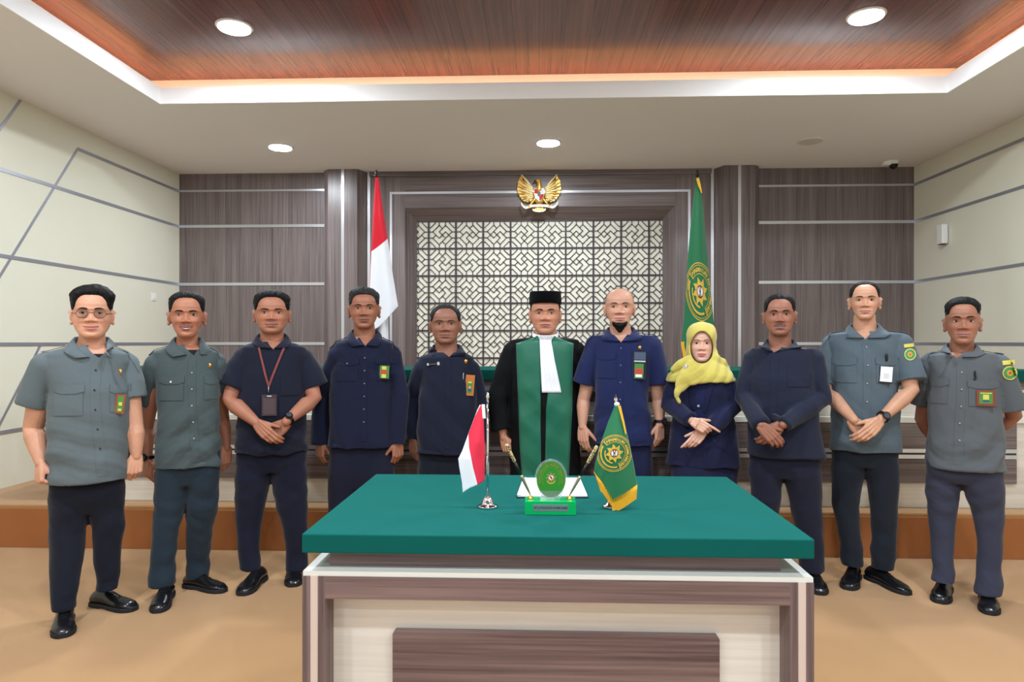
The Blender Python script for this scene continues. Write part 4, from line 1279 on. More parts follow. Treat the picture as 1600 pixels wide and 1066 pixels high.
# --- 3: lanyard
def cast_3():
    p = officer(4.05, 424, 'person in dark navy short-sleeved shirt with red lanyard, hands folded over the belly',
        dict(cx=425, eye=487, chin=521.5, top=460, facew=54, jaw=1.06), 425, (17.5, 21, 534), (365, 489, 545),
        [(705, 366, 480, .125), (695, 366, 480, .128), (650, 369, 479, .145), (610, 371, 478, .142), (585, 373, 476, .138)], .128, (427, 546), M_navy3,
        [((358, 625, -.07), (401, 661, -.20)), ((491, 622, -.04), (447, 659, -.20))],
        [('short', (360, 606, -.05), .083, .070), ('short', (493, 605, .0), .083, .070)], ('brown_three', (166, 110, 86)), (132, 82, 78),
        dict(m=HB_(), line=line(.90, .82, .54), top=.022, side=.007, rough=.004, lift=lambda ph, sv: .006 * sstep(.75, .9, sv)),
        clasp('L', (402, 662, -.21), (446, 661, -.20), fL=(.62, -.15, -.55), fR=(-.62, -.1, -.6), size=1.02),
        armr=1.10, face=dict(eye_open=.85), collar=dict(tip=(.078, -.012)), seed=3, beard=.12, moustache=.25)
    F = p.F
    p.placket(F(427, 549), F(424, 698), .036, 5, M_navy3, buttons=False)
    x, z = F(455, 588); p.patch('pocket', x, z - .05, .11, .12, .0022, p.shirt_m)
    # lanyard with card
    M_lan = mat('lanyard_red', (120, 52, 46), .6)
    ly = bpy.data.objects.new('lanyard', None); COL.objects.link(ly); ly.parent = p.root
    end = F(420.5, 604)
    for sx, sy in ((406, 537), (450, 537)):
        a = F(sx, sy)
        def fn(u, v, a=a):
            x = a[0] + (end[0] - a[0]) * u; z = a[1] + (end[1] - a[1]) * u
            return p.hit(x + (v - .5) * .012, z, .006)
        mb = MB(); mb.grid(fn, 22, 2, thick=.0012); mb.build('strap', M_lan, ly)
    e3 = p.hit(end[0], end[1], .008)
    mb = MB(); mb.tube([e3 + Vector((0, 0, .004)), e3 + Vector((0, -.002, -.018)), e3 + Vector((0, 0, -.040))], .0028, 8); mb.build('clip', M_silver, ly, smooth=True)
    x, z = F(421, 633); p.card('card_holder', x, z, .082, .122, mat('card_holder_brown', (58, 42, 44), .35), [(.10, .90, .08, .82, mat('card_dark', (74, 58, 62), .25)), (.35, .65, .9, .95, M_silver)], off=.014, parent=ly)
    p.watch(lerp3(p.A[1][1], p.A[1][2], .93), p.A[1][2] - p.A[1][1], r=.031, face_dir=(.1, -1, .5))
    p.legs([(735, 380, 468, .11), (722, 366, 481, .125), (690, 367, 480, .125)],
        [(745, 367, 424, 0), (790, 367, 415, -.01), (825, 369, 408, -.02), (862, 373, 406, -.05), (888, 375, 408, -.06, 1.2)],
        [(745, 423, 481, 0), (790, 431, 481, 0), (825, 442, 481, .0), (862, 446, 481, .02), (890, 446, 480, .02, 1.2)], T3)
    p.shoe((377, 932), 390, w=.052, ang=math.radians(-3)); p.shoe((459, 918), 463, w=.052, ang=math.radians(18))
cast_3()

# --- 4: long-sleeved navy uniform, green badge
def cast_4():
    p = officer(4.25, 567, 'person in navy long-sleeved uniform with green badge, in front of tall red and white flag',
        dict(cx=569, eye=479, chin=514, top=454, facew=46, jaw=1.0), 570, (16, 19, 527), (512, 626, 539),
        [(697, 512, 616, .12), (690, 512, 616, .12), (650, 514, 614, .125), (610, 515, 613, .125), (580, 517, 611, .122)], .118, (571, 541), M_navy4,
        [((503, 617, .08), (501, 690, .04)), ((628, 617, -.02), (622, 690, -.05))],
        [('long', (503, 617, .08), (500, 694, .04), .058, .052), ('long', (626, 617, -.02), (622, 694, -.05), .056, .046)], ('brown_four', (152, 100, 76)), (112, 70, 64),
        dict(m=hair_mat('greying', (36, 34, 35)), line=line(.86, .82, .55), top=.020, side=.005, rough=.004, lift=lambda ph, sv: .008 * sstep(.8, .95, sv) * (1 if ph < 0 else .3)),
        [lambda s: hang_hand(s, s.A[0][2], -1, curl=(.6, .8, .5)), lambda s: hang_hand(s, s.A[1][2], 1, curl=(.6, .8, .5))],
        armr=.95, face=dict(eye_open=.75, brow_t=.018), collar=dict(tip=(.072, .004)), seed=4, beard=.08, moustache=.3)
    F = p.F; m = p.shirt_m
    p.placket(F(571, 545), F(568, 690), .034, 6, M_btn_navy, first=.10)
    x, z = F(543, 562); p.pocket(x, z, .125, .13, m, button=M_btn_navy)
    x, z = F(602, 561); p.pocket(x, z, .105, .13, m)
    x, z = F(600, 581.5); p.card('name_badge', x, z, .066, .088, M_badge_black, [(.12, .96, .08, .95, M_badge_green), (.18, .8, .4, .62, M_badge_red), (.3, .7, .1, .36, M_badge_yellow), (.3, .7, .68, .9, M_badge_yellow)], off=.020, rot=.05)
    p.epaulettes(m, [(p.P(552, 540).x, p.P(518, 540).x), (p.P(592, 540).x, p.P(620, 540).x)])
    p.legs([(760, 520, 608, .10), (740, 513, 615, .12), (680, 514, 614, .12)],
        [(735, 512, 566, 0), (800, 513, 558, 0), (850, 517, 552, 0), (882, 518, 551, 0, 1.2)],
        [(735, 562, 617, 0), (800, 571, 615, 0), (850, 575, 610, 0), (882, 576, 609, 0, 1.2)], T3)
    for x, a in ((-.14, -12), (.13, 14)):
        p.shoe((x, -.22), ang=math.radians(a))
cast_4()

# --- 5: older, name tag and orange badge
def cast_5():
    p = officer(4.38, 697, 'person with short greying hair in navy uniform with orange badge, left of the judge',
        dict(cx=696, eye=504, chin=537.5, top=478.5, facew=46, jaw=1.04), 698, (16, 20, 550), (645, 750, 561),
        [(707, 651, 744, .12), (700, 651, 744, .12), (660, 653, 746, .128), (620, 655, 745, .128), (595, 657, 744, .122)], .118, (702, 558), M_navy5,
        [((641, 625, .07), (645, 686, .03)), ((752, 625, .04), (752, 690, .02))],
        [('long', (643, 620, .07), (644, 688, .035), .056, .046), ('long', (749, 625, .04), (751, 690, .03), .056, .048)], ('dark_brown', (142, 96, 76)), (132, 84, 78),
        dict(m=hair_mat('salt', (34, 33, 34)), line=line(.91, .83, .54), top=.012, side=.006, rough=.003),
        [lambda s: hang_hand(s, s.A[0][2], -1, f=(.16, -.1, -1), curl=(.3, .5, .4)), lambda s: hang_hand(s, s.A[1][2], 1)],
        armr=.95, face=dict(eye_open=.8, brow_t=.014), collar=dict(tip=(.094, -.010)), seed=5, beard=.06, moustache=.15)
    F = p.F; m = p.shirt_m
    p.placket(F(701, 563), F(700, 702), .036, 5, m, buttons=False)
    x, z = F(677, 569); p.card('name_tag', x, z, .078, .013, M_badge_black, [(.0, .14, .0, 1.1, M_silver), (.82, 1.0, -.2, 1.3, M_silver), (.2, .78, .35, .6, mat('tag_letters', (110, 90, 80), .5))], off=.006, rot=-.08, t=.002)
    x, z = F(728, 565); p.pin(x, z, .013)
    x, z = F(724, 589); q = MB(); a = p.hit(x, z + .02, .007); q.tube([a, a + Vector((0, 0, -.055))], .0028, 8, round_ends=True); q.build('pen', M_silver, p.shirto, smooth=True)
    x, z = F(734, 602); p.card('name_badge', x, z, .056, .130, mat('orange_badge_holder', (186, 108, 46), .45), [(.22, .80, .12, .70, M_badge_green), (.36, .68, .2, .34, M_badge_blue), (.38, .66, .34, .46, M_badge_skin), (.3, .7, .6, .68, M_badge_yellow)], rot=.08)
    p.legs([(750, 660, 738, .10), (735, 652, 745, .11), (690, 653, 744, .11)],
        [(735, 652, 700, 0), (800, 655, 694, 0), (850, 657, 690, 0), (878, 657, 690, 0, 1.2)],
        [(735, 697, 745, 0), (800, 702, 742, 0), (850, 706, 740, 0), (878, 706, 740, 0, 1.2)], T1)
    for x, a in ((-.12, -12), (.11, 14)): p.shoe((x, -.22), ang=math.radians(a))
cast_5()
# --- 7: bald with beard, royal navy short sleeves
def beard(s, m):
    """chin beard as a shell over the jaw"""
    h = s.head; ns, na = 40, 90; P = []; K = []
    for i in range(ns + 1):
        sv = .30 * i / ns; row = []; kr = []
        for k in range(na):
            ph = -1.5 + 3.0 * k / (na - 1); a = abs(ph)
            lim = interp([(0, .145), (.3, .145), (.5, .155), (.75, .18), (.95, .16), (1.15, .08), (1.5, -.1)], a)
            mm = sstep(.0, .05, lim - sv) * sstep(1.45, 1.1, a)
            b = h.surf(ph, max(sv, .004)); t = .010 * (1 - a / 1.1 if a < 1.1 else 0) + .003 + .003 * noise.noise(b * 130)
            off = -.007 + (.007 + t) * mm
            d = Vector((b.x / h.W * .6, b.y / h.Dp, -.9 * (1 - sv / .3) * mm)).normalized()
            row.append(s.HM @ (b + d * off)); kr.append(off)
        P.append(row); K.append(kr)
    # closing row under the chin
    low = [s.HM @ Vector((0, -.02, -.5 * s.H)) + Vector(((p - s.HM.translation).x * .5, 0, -.012)) for p in P[0]]
    vs = [p for r in P for p in r]; fs = []
    for i in range(ns):
        for k in range(na - 1): fs.append((i * na + k, i * na + k + 1, (i + 1) * na + k + 1, (i + 1) * na + k))
    mb = MB(); mb.add(vs, fs)
    # tuft below the chin
    c = s.HM @ Vector((0, -s.Dp * .66, -.49 * s.H))
    mb.ellipsoid(c, (.030, .026, .026), 22, 14)
    mb.ellipsoid(c + Vector((0, -.004, -.016)), (.019, .017, .020), 18, 12)
    o = mb.build('beard', m, s.root, smooth=True)

def cast_7():
    p = officer(4.30, 968, 'bald person with black chin beard in royal navy short-sleeved uniform, right of the judge',
        dict(cx=968, eye=477, chin=512, top=451, facew=45, jaw=.97, ear_out=58), 970, (15.5, 19.5, 523), (916, 1034, 525),
        [(694, 927, 1023, .118), (686, 927, 1022, .12), (640, 930, 1015, .125), (600, 929, 1013, .125), (575, 928, 1015, .122)], .118, (970, 535), M_navy7,
        [((912, 625, .03), (910, 667, -.03)), ((1029, 625, .03), (1031, 664, -.03))],
        [('short', (911, 600, .02), .070, .068), ('short', (1029, 600, .02), .070, .068)], ('tan_seven', (196, 146, 122)), (176, 112, 106),
        None, [lambda s: hang_hand(s, s.A[0][2], -1, f=(.06, -.15, -1), curl=(.35, .55, .4)), lambda s: hang_hand(s, s.A[1][2], 1, f=(-.08, -.12, -1), curl=(.55, .75, .5))],
        armr=1.0, face=dict(eye_open=.78, brow_t=.016), collar=dict(tip=(.105, -.012), open_=.006, leaf=.046), seed=7)
    p.hair(hair_mat('shaved', (112, 86, 76)), [(0, 1.2), (1.0, 1.1), (1.25, .62), (1.5, .56), (1.8, .5), (2.4, .3), (PI, .24)], top=.0012, side=.0012, rough=.0006, name='cropped_hair')
    beard(p, hair_mat('beard', (12, 10, 11)))
    F = p.F; m = p.shirt_m
    p.placket(F(970, 540), F(967, 688), .036, 5, M_btn_navy, first=.03)
    x, z = F(947, 553); p.pocket(x, z, .108, .150, m)
    x, z = F(1000, 553); p.pocket(x, z, .100, .150, m, flap=False)
    x, z = F(999.5, 543.5); p.pin(x, z, .012)
    x, z = F(999, 571); p.card('name_badge', x, z, .082, .172, M_badge_black, [(.10, .93, .70, .97, mat('badge_clear', (70, 86, 108), .12)), (.10, .93, .62, .67, M_silver), (.14, .80, .04, .56, M_badge_green), (.18, .74, .2, .38, M_badge_red), (.22, .7, .08, .18, M_badge_white)], rot=.03)
    p.epaulettes(m, [(p.P(950, 530).x, p.P(922, 530).x), (p.P(992, 530).x, p.P(1026, 530).x)])
    p.watch(lerp3(p.A[1][1], p.A[1][2], .86), (0, -.1, -1), r=.031, face_dir=(.9, -1, 0))
    p.legs([(750, 935, 1014, .10), (735, 929, 1020, .11), (680, 930, 1020, .12)],
        [(725, 929, 976, 0), (800, 931, 970, 0), (850, 932, 967, 0), (884, 932, 967, 0, 1.2)],
        [(725, 972, 1020, 0), (800, 979, 1018, 0), (850, 982, 1016, 0), (884, 982, 1017, 0, 1.2)], cloth('trouser_royal', (22, 28, 60)))
    for x, a in ((-.13, -14), (.12, 10)): p.shoe((x, -.22), ang=math.radians(a))
cast_7()

# --- 9: plain navy long sleeves, moustache
def cast_9():
    p = officer(3.96, 1218, 'person with thin moustache in plain navy shirt, hands folded, beside the yellow headscarf',
        dict(cx=1218, eye=492, chin=525, top=462, facew=48, jaw=1.05), 1219, (16.5, 20, 543), (1162, 1287, 545),
        [(711, 1166, 1290, .125), (700, 1166, 1286, .128), (660, 1168, 1281, .142), (620, 1168, 1278, .142), (590, 1169, 1277, .136)], .128, (1211, 551), M_navy9,
        [((1162, 625, -.02), (1188, 664, -.215)), ((1286, 625, -.02), (1224, 664, -.21))],
        [('long', (1163, 622, -.02), (1190, 665, -.213), .060, .046), ('long', (1283, 622, -.02), (1224, 665, -.21), .062, .048)], ('brown_nine', (152, 102, 82)), (128, 84, 80),
        dict(m=HB_(), line=line(.88, .80, .55), top=.012, side=.005, rough=.002),
        clasp('L', (1189, 666, -.222), (1222, 666, -.215), fL=(.72, -.12, -.72), fR=(-.7, -.1, -.7), size=1.02),
        armr=1.0, face=dict(eye_open=.8), collar=dict(tip=(.090, -.028), open_=.012, leaf=.044), seed=9, beard=.18, moustache=.8)
    F = p.F
    def fn(u, v):
        a = F(1207, 556); b = F(1200, 706); x = a[0] + (b[0] - a[0]) * v + (u - .5) * .004; return p.hit(x, a[1] + (b[1] - a[1]) * v, .0022)
    p.placket(F(1209, 556), F(1204, 704), .034, 5, p.shirt_m, buttons=False)
    x, z = F(1247, 571); p.patch('pocket', x, z - .06, .115, .12, .0022, p.shirt_m)
    p.legs([(745, 1180, 1276, .11), (730, 1170, 1284, .125), (690, 1169, 1286, .125)],
        [(740, 1168, 1224, 0), (780, 1174, 1220, 0), (820, 1182, 1216, .05), (860, 1186, 1214, .1), (880, 1186, 1214, .1, 1.2)],
        [(740, 1222, 1284, 0), (780, 1232, 1284, 0), (820, 1240, 1286, 0), (860, 1248, 1287, 0), (892, 1250, 1289, .0, 1.2)], cloth('trouser_nine', (24, 27, 46)))
    p.shoe((1283, 931), 1270, w=.052); p.shoe((-.10, -.10), ang=math.radians(-6))
cast_9()

def arm_patch(p, side_px, py, w=.062, h=.10):
    """round green court patch below a yellow name arc on the sleeve"""
    par = p.vpatch('sleeve_patch', side_px, py, w, h * .66, .003, M_badge_yellow, shape='oval', nx=12, nz=12)
    p.vpatch('sleeve_patch_field', side_px, py, w * .82, h * .54, .005, mat('patch_green', (64, 142, 84), .6), shape='oval', nx=10, nz=10)
    p.vpatch('sleeve_patch_star', side_px, py, w * .42, h * .28, .0065, mat('patch_gold', (198, 160, 60), .6), shape='oval', nx=6, nz=6)
    p.vpatch('sleeve_patch_centre', side_px, py, w * .18, h * .12, .0075, M_badge_red, shape='oval', nx=6, nz=6)
    p.vpatch('sleeve_name_arc', side_px - 2, py - h * .52 / p.D * FPX, w * .84, h * .2, .003, M_badge_yellow, nx=8, nz=3, rot=.12)

# --- 10: tall, blue-grey uniform, white card
def cast_10():
    p = officer(3.98, 1351, 'tall person in blue-grey short-sleeved uniform with a white card on the pocket, hands folded',
        dict(cx=1351, eye=465, chin=500, top=442, facew=47, jaw=.93, ear_out=64), 1351, (17, 21, 518), (1284, 1424, 524),
        [(703, 1297, 1410, .11), (690, 1297, 1409, .115), (650, 1298, 1407, .125), (610, 1298, 1405, .125), (580, 1297, 1407, .125)], .120, (1353, 530), M_grey3,
        [((1292, 612, -.02), (1334, 656, -.20)), ((1424, 610, -.07), (1375, 656, -.205))],
        [('short', (1293, 600, -.0), .070, .060), ('short', (1424, 596, -.06), .078, .072)], ('tan_ten', (200, 150, 122)), (168, 112, 104),
        dict(m=HB_('black_thin', (16, 14, 15)), line=line(.92, .84, .55), top=.008, side=.005, rough=.002),
        clasp('R', (1335, 658, -.205), (1374, 658, -.215), fL=(.62, -.1, -.8), fR=(-.66, -.15, -.55), size=1.06),
        armr=1.02, face=dict(eye_open=.85, brow_t=.018), collar=dict(tip=(.098, -.008), open_=.01), seed=10)
    F = p.F; m = p.shirt_m
    p.placket(F(1353, 536), F(1352, 696), .036, 5, M_btn_light, first=.04)
    x, z = F(1318, 561); p.pocket(x, z, .125, .135, m)
    x, z = F(1388, 561); p.pocket(x, z, .120, .135, m)
    x, z = F(1383.5, 586); p.card('white_card', x, z, .066, .094, M_badge_black, [(.08, 1.0, .10, 1.0, M_badge_white), (.35, .75, .3, .6, mat('card_print', (214, 216, 220), .5))], off=.014, rot=.07)
    x, z = F(1384, 558); q = MB(); a = p.hit(x, z, .008); q.tube([a + Vector((0, 0, .014)), a, a + Vector((0, 0, -.018))], [.006, .0075, .006], 10, round_ends=True); q.build('pen_clip', M_blackplastic, p.shirto, smooth=True)
    p.epaulettes(m, [(p.P(1328, 525).x, p.P(1290, 525).x), (p.P(1376, 525).x, p.P(1417, 525).x)])
    arm_patch(p, 1422, 554, .056, .10)
    p.watch(lerp3(p.A[1][1], p.A[1][2], .90), p.A[1][2] - p.A[1][1], r=.031, face_dir=(.1, -1, .4))
    p.legs([(728, 1306, 1398, .10), (715, 1298, 1406, .11), (685, 1298, 1406, .115)],
        [(735, 1297, 1352, 0), (790, 1300, 1342, 0), (830, 1308, 1345, 0), (862, 1312, 1349, .02), (884, 1315, 1349, .02, 1.2)],
        [(735, 1351, 1406, 0), (790, 1359, 1403, 0), (830, 1361, 1402, 0), (866, 1360, 1400, -.01), (888, 1362, 1397, -.01, 1.2)], T10)
    p.shoe((1325, 923), 1334, w=.052); p.shoe((1421, 931), 1376, w=.048, length=.30)
cast_10()

# --- 11: grey uniform, hands behind the back
def cast_11():
    p = officer(3.78, 1504, 'person in grey uniform with round arm patch, hands behind the back, rightmost of the row',
        dict(cx=1504, eye=501, chin=538.5, top=469, facew=55, jaw=1.0, ear_out=62), 1502, (18.5, 22, 550), (1439, 1577, 556),
        [(731, 1447, 1574, .12), (722, 1446, 1573, .122), (680, 1449, 1570, .13), (640, 1451, 1567, .13), (608, 1452, 1567, .128)], .124, (1500, 560), M_grey4,
        [((1441, 655, .13), (1470, 700, .22)), ((1584, 650, .06), (1540, 680, .20))],
        [('short', (1440, 628, .11), .068, .064), ('short', (1577, 640, .02), .076, .070)], ('brown_eleven', (156, 106, 84)), (140, 94, 90),
        dict(m=HB_(), line=line(.88, .82, .62, .40), top=.020, side=.004, rough=.003),
        [], armr=1.0, face=dict(eye_open=.95, brow_t=.022), collar=dict(tip=(.090, -.008), open_=.02), seed=11)
    for sd in (): pass
    F = p.F; m = p.shirt_m
    p.placket(F(1501, 566), F(1497, 726), .036, 5, M_btn_light, first=.10)
    x, z = F(1463, 593); p.pocket(x, z, .105, .13, m)
    x, z = F(1537, 597); p.pocket(x, z, .135, .13, m)
    x, z = F(1540, 622); p.card('name_badge', x, z, .084, .084, mat('red_brown_holder', (128, 58, 40), .45), [(.14, .86, .14, .9, M_badge_green), (.34, .66, .4, .72, M_badge_yellow), (.34, .66, .26, .38, M_badge_blue), (.2, .8, .78, .84, M_badge_yellow)], off=.014)
    x, z = F(1522, 587); q = MB(); a = p.hit(x, z, .007); q.tube([a + Vector((0, 0, .022)), a + Vector((0, 0, .004)), a + Vector((.004, 0, -.012)), a + Vector((-.003, 0, -.022))], .0045, 8, round_ends=True); q.build('pen_clip', M_blackplastic, p.shirto, smooth=True)
    p.epaulettes(m, [(p.P(1474, 555).x, p.P(1446, 555).x), (p.P(1530, 555).x, p.P(1572, 555).x)])
    arm_patch(p, 1578, 583, .064, .112)
    p.legs([(754, 1455, 1560, .10), (742, 1445, 1570, .12), (700, 1446, 1570, .125)],
        [(758, 1444, 1502, 0), (800, 1448, 1496, 0), (840, 1452, 1492, -.01), (885, 1455, 1491, -.04), (908, 1454, 1492, -.05, 1.2)],
        [(758, 1501, 1570, 0), (800, 1517, 1570, -.02), (840, 1526, 1567, -.06), (890, 1526, 1565, -.10), (927, 1520, 1565, -.14, 1.2)], T11)
    p.shoe((1468, 944), 1474, w=.052); p.shoe((1547, 962), 1543, w=.050)
cast_11()

# --- 6: the judge
def cast_6():
    D = 4.47; b = .135
    p = officer(D, 852, 'judge in black and green robe with white jabot and black cap, standing in the middle',
        dict(cx=852, eye=485, chin=522, top=461, facew=46, jaw=1.06, ear_out=60), 852, (16, 20, 527), (786, 915, 533),
        [(900, 794, 906, .155), (800, 796, 906, .15), (720, 797, 906, .148), (650, 796, 906, .143), (600, 796, 906, .14), (575, 796, 905, .138)], b, (852, 530), mat('robe_black_cloth', (9, 10, 13), .8, spec=.2, noise_amt=.05),
        [((779, 625, .02), (787, 684, -.02)), ((903, 625, .06), (900, 690, .05))],
        [('long', (778, 625, .02), (785, 672, .0), .078, .072, .070), ('long', (903, 625, .05), (900, 690, .05), .064, .060, .066)], ('tan_six', (186, 130, 104)), (150, 90, 84),
        dict(m=HB_(), line=[(0, 1.2), (.8, 1.1), (1.1, .70), (1.33, .53), (1.55, .58), (1.85, .46), (2.4, .3), (PI, .24)], top=.006, side=.006, rough=.002),
        [lambda s: hang_hand(s, s.A[0][2], -1, f=(.30, -.25, -.9), curl=(.9, 1.1, .7)), lambda s: hang_hand(s, s.A[1][2], 1)],
        face=dict(eye_open=.8), do_collar=False, seed=6, cut=False, fold=.013)
    F = p.F
    # green front panels from the shoulders to the hem
    M_gr = mat('green_satin', (12, 100, 76), .42, sheen=.2, spec=.5, bump=(30, .2, .005))
    for e in (-1, 1):
        outer = [(523, 806 if e < 0 else 897), (560, 807 if e < 0 else 895), (640, 810 if e < 0 else 894), (700, 812 if e < 0 else 891), (780, 818 if e < 0 else 887), (870, 820 if e < 0 else 884)]
        inner = [(523, 838 if e < 0 else 866), (534, 846 if e < 0 else 861), (560, 845 if e < 0 else 862), (640, 844.5 if e < 0 else 853), (780, 846 if e < 0 else 851), (870, 846 if e < 0 else 852)]
        def fn(u, v, outer=outer, inner=inner):
            t0 = 525 + (537 - 525) * (1 - u); py = t0 + (868 - t0) * v; xo = interp(outer, py); xi = interp(inner, py)
            q = p.pix(xi + (xo - xi) * (1 - u), py)
            return q + Vector((0, -.006, .002))
        mb = MB(); mb.grid(fn, 12, 90, thick=-.003 * e)
        mb.build('green_panel', M_gr, p.shirto, smooth=True)
    # black band and white collar round the neck
    c = p.trings[-1][0]; M_w = mat('white_linen', (238, 240, 246), .7, bump=(90, .15, .002))
    def band(r, h0, h1, tilt, m, name, t=.004, spread=1.1, gap=0.0):
        mb = MB(); R = []
        for k in range(41):
            a = -PI / 2 + gap + (2 * PI - 2 * gap) * k / 40
            f = .5 - .5 * math.sin(a)
            x = c.x + r * math.cos(a); y = c.y + r * math.sin(a); drop = tilt * f
            x2 = c.x + r * spread * math.cos(a); y2 = c.y + r * spread * math.sin(a) 
            R.append([(x2, y2, c.z + h0 - drop), (x, y, c.z + h1 - drop), (x - t * math.cos(a), y - t * math.sin(a), c.z + h1 - drop), (x2 - t * math.cos(a), y2 - t * math.sin(a), c.z + h0 - drop)])
        mb.rings(R, cap=True); return mb.build(name, m, p.shirto, smooth=False)
    nr = p.wid(20)
    band(nr * 1.0, -.02, .058, .048, M_w, 'white_collar', spread=1.12)
    band(nr * 1.12, -.02, .036, .050, mat('robe_black_cloth', (9, 10, 13), .8), 'neck_band', spread=1.32, gap=.28, t=.006)
    def jb(u, v):
        py = 525 + (613.5 - 525) * v
        xl = interp([(525, 840), (531, 843), (560, 844), (613, 846.5)], py); xr = interp([(525, 866), (531, 861), (560, 866), (613, 877)], py)
        q = F(xl + (xr - xl) * u, py); h = p.hit(q[0], q[1], .012)
        return h + Vector((0, -.0035 * math.sin(u * 9 * PI) * (.4 + .6 * (1 - v)) - .02 * sstep(.12, 0, v), 0))
    mb = MB(); mb.grid(jb, 44, 24, thick=.003); mb.build('jabot', M_w, p.shirto, smooth=True)
    # black velvet cap
    mb = MB(); R = []; H = p.HM; pf = Matrix.Translation((0, 0, 0))
    for z, k in ((.255, 1.0), (.30, 1.03), (.42, 1.02), (.56, .985), (.585, .95), (.59, .90)):
        R.append([H @ Vector((p.W * 1.075 * k * math.cos(2 * PI * i / 48), .004 + p.Dp * 1.10 * k * math.sin(2 * PI * i / 48) , z * p.H + .012 * math.sin(2 * PI * i / 48) * (-.6 if z < .4 else .3))) for i in range(48)])
    mb.rings(R); mb.build('cap', mat('black_velvet', (5, 5, 7), .95, spec=.1, sheen=.04), p.root, smooth=True, fix=True)
    p.legs([(800, 820, 888, .09), (760, 818, 890, .10), (700, 818, 890, .10)],
        [(780, 818, 856, 0), (850, 821, 850, 0), (880, 822, 850, 0)], [(780, 852, 890, 0), (850, 858, 886, 0), (880, 858, 886, 0)], T1)
    for x, a in ((-.09, -8), (.09, 8)): p.shoe((x, -.22), ang=math.radians(a))
cast_6()

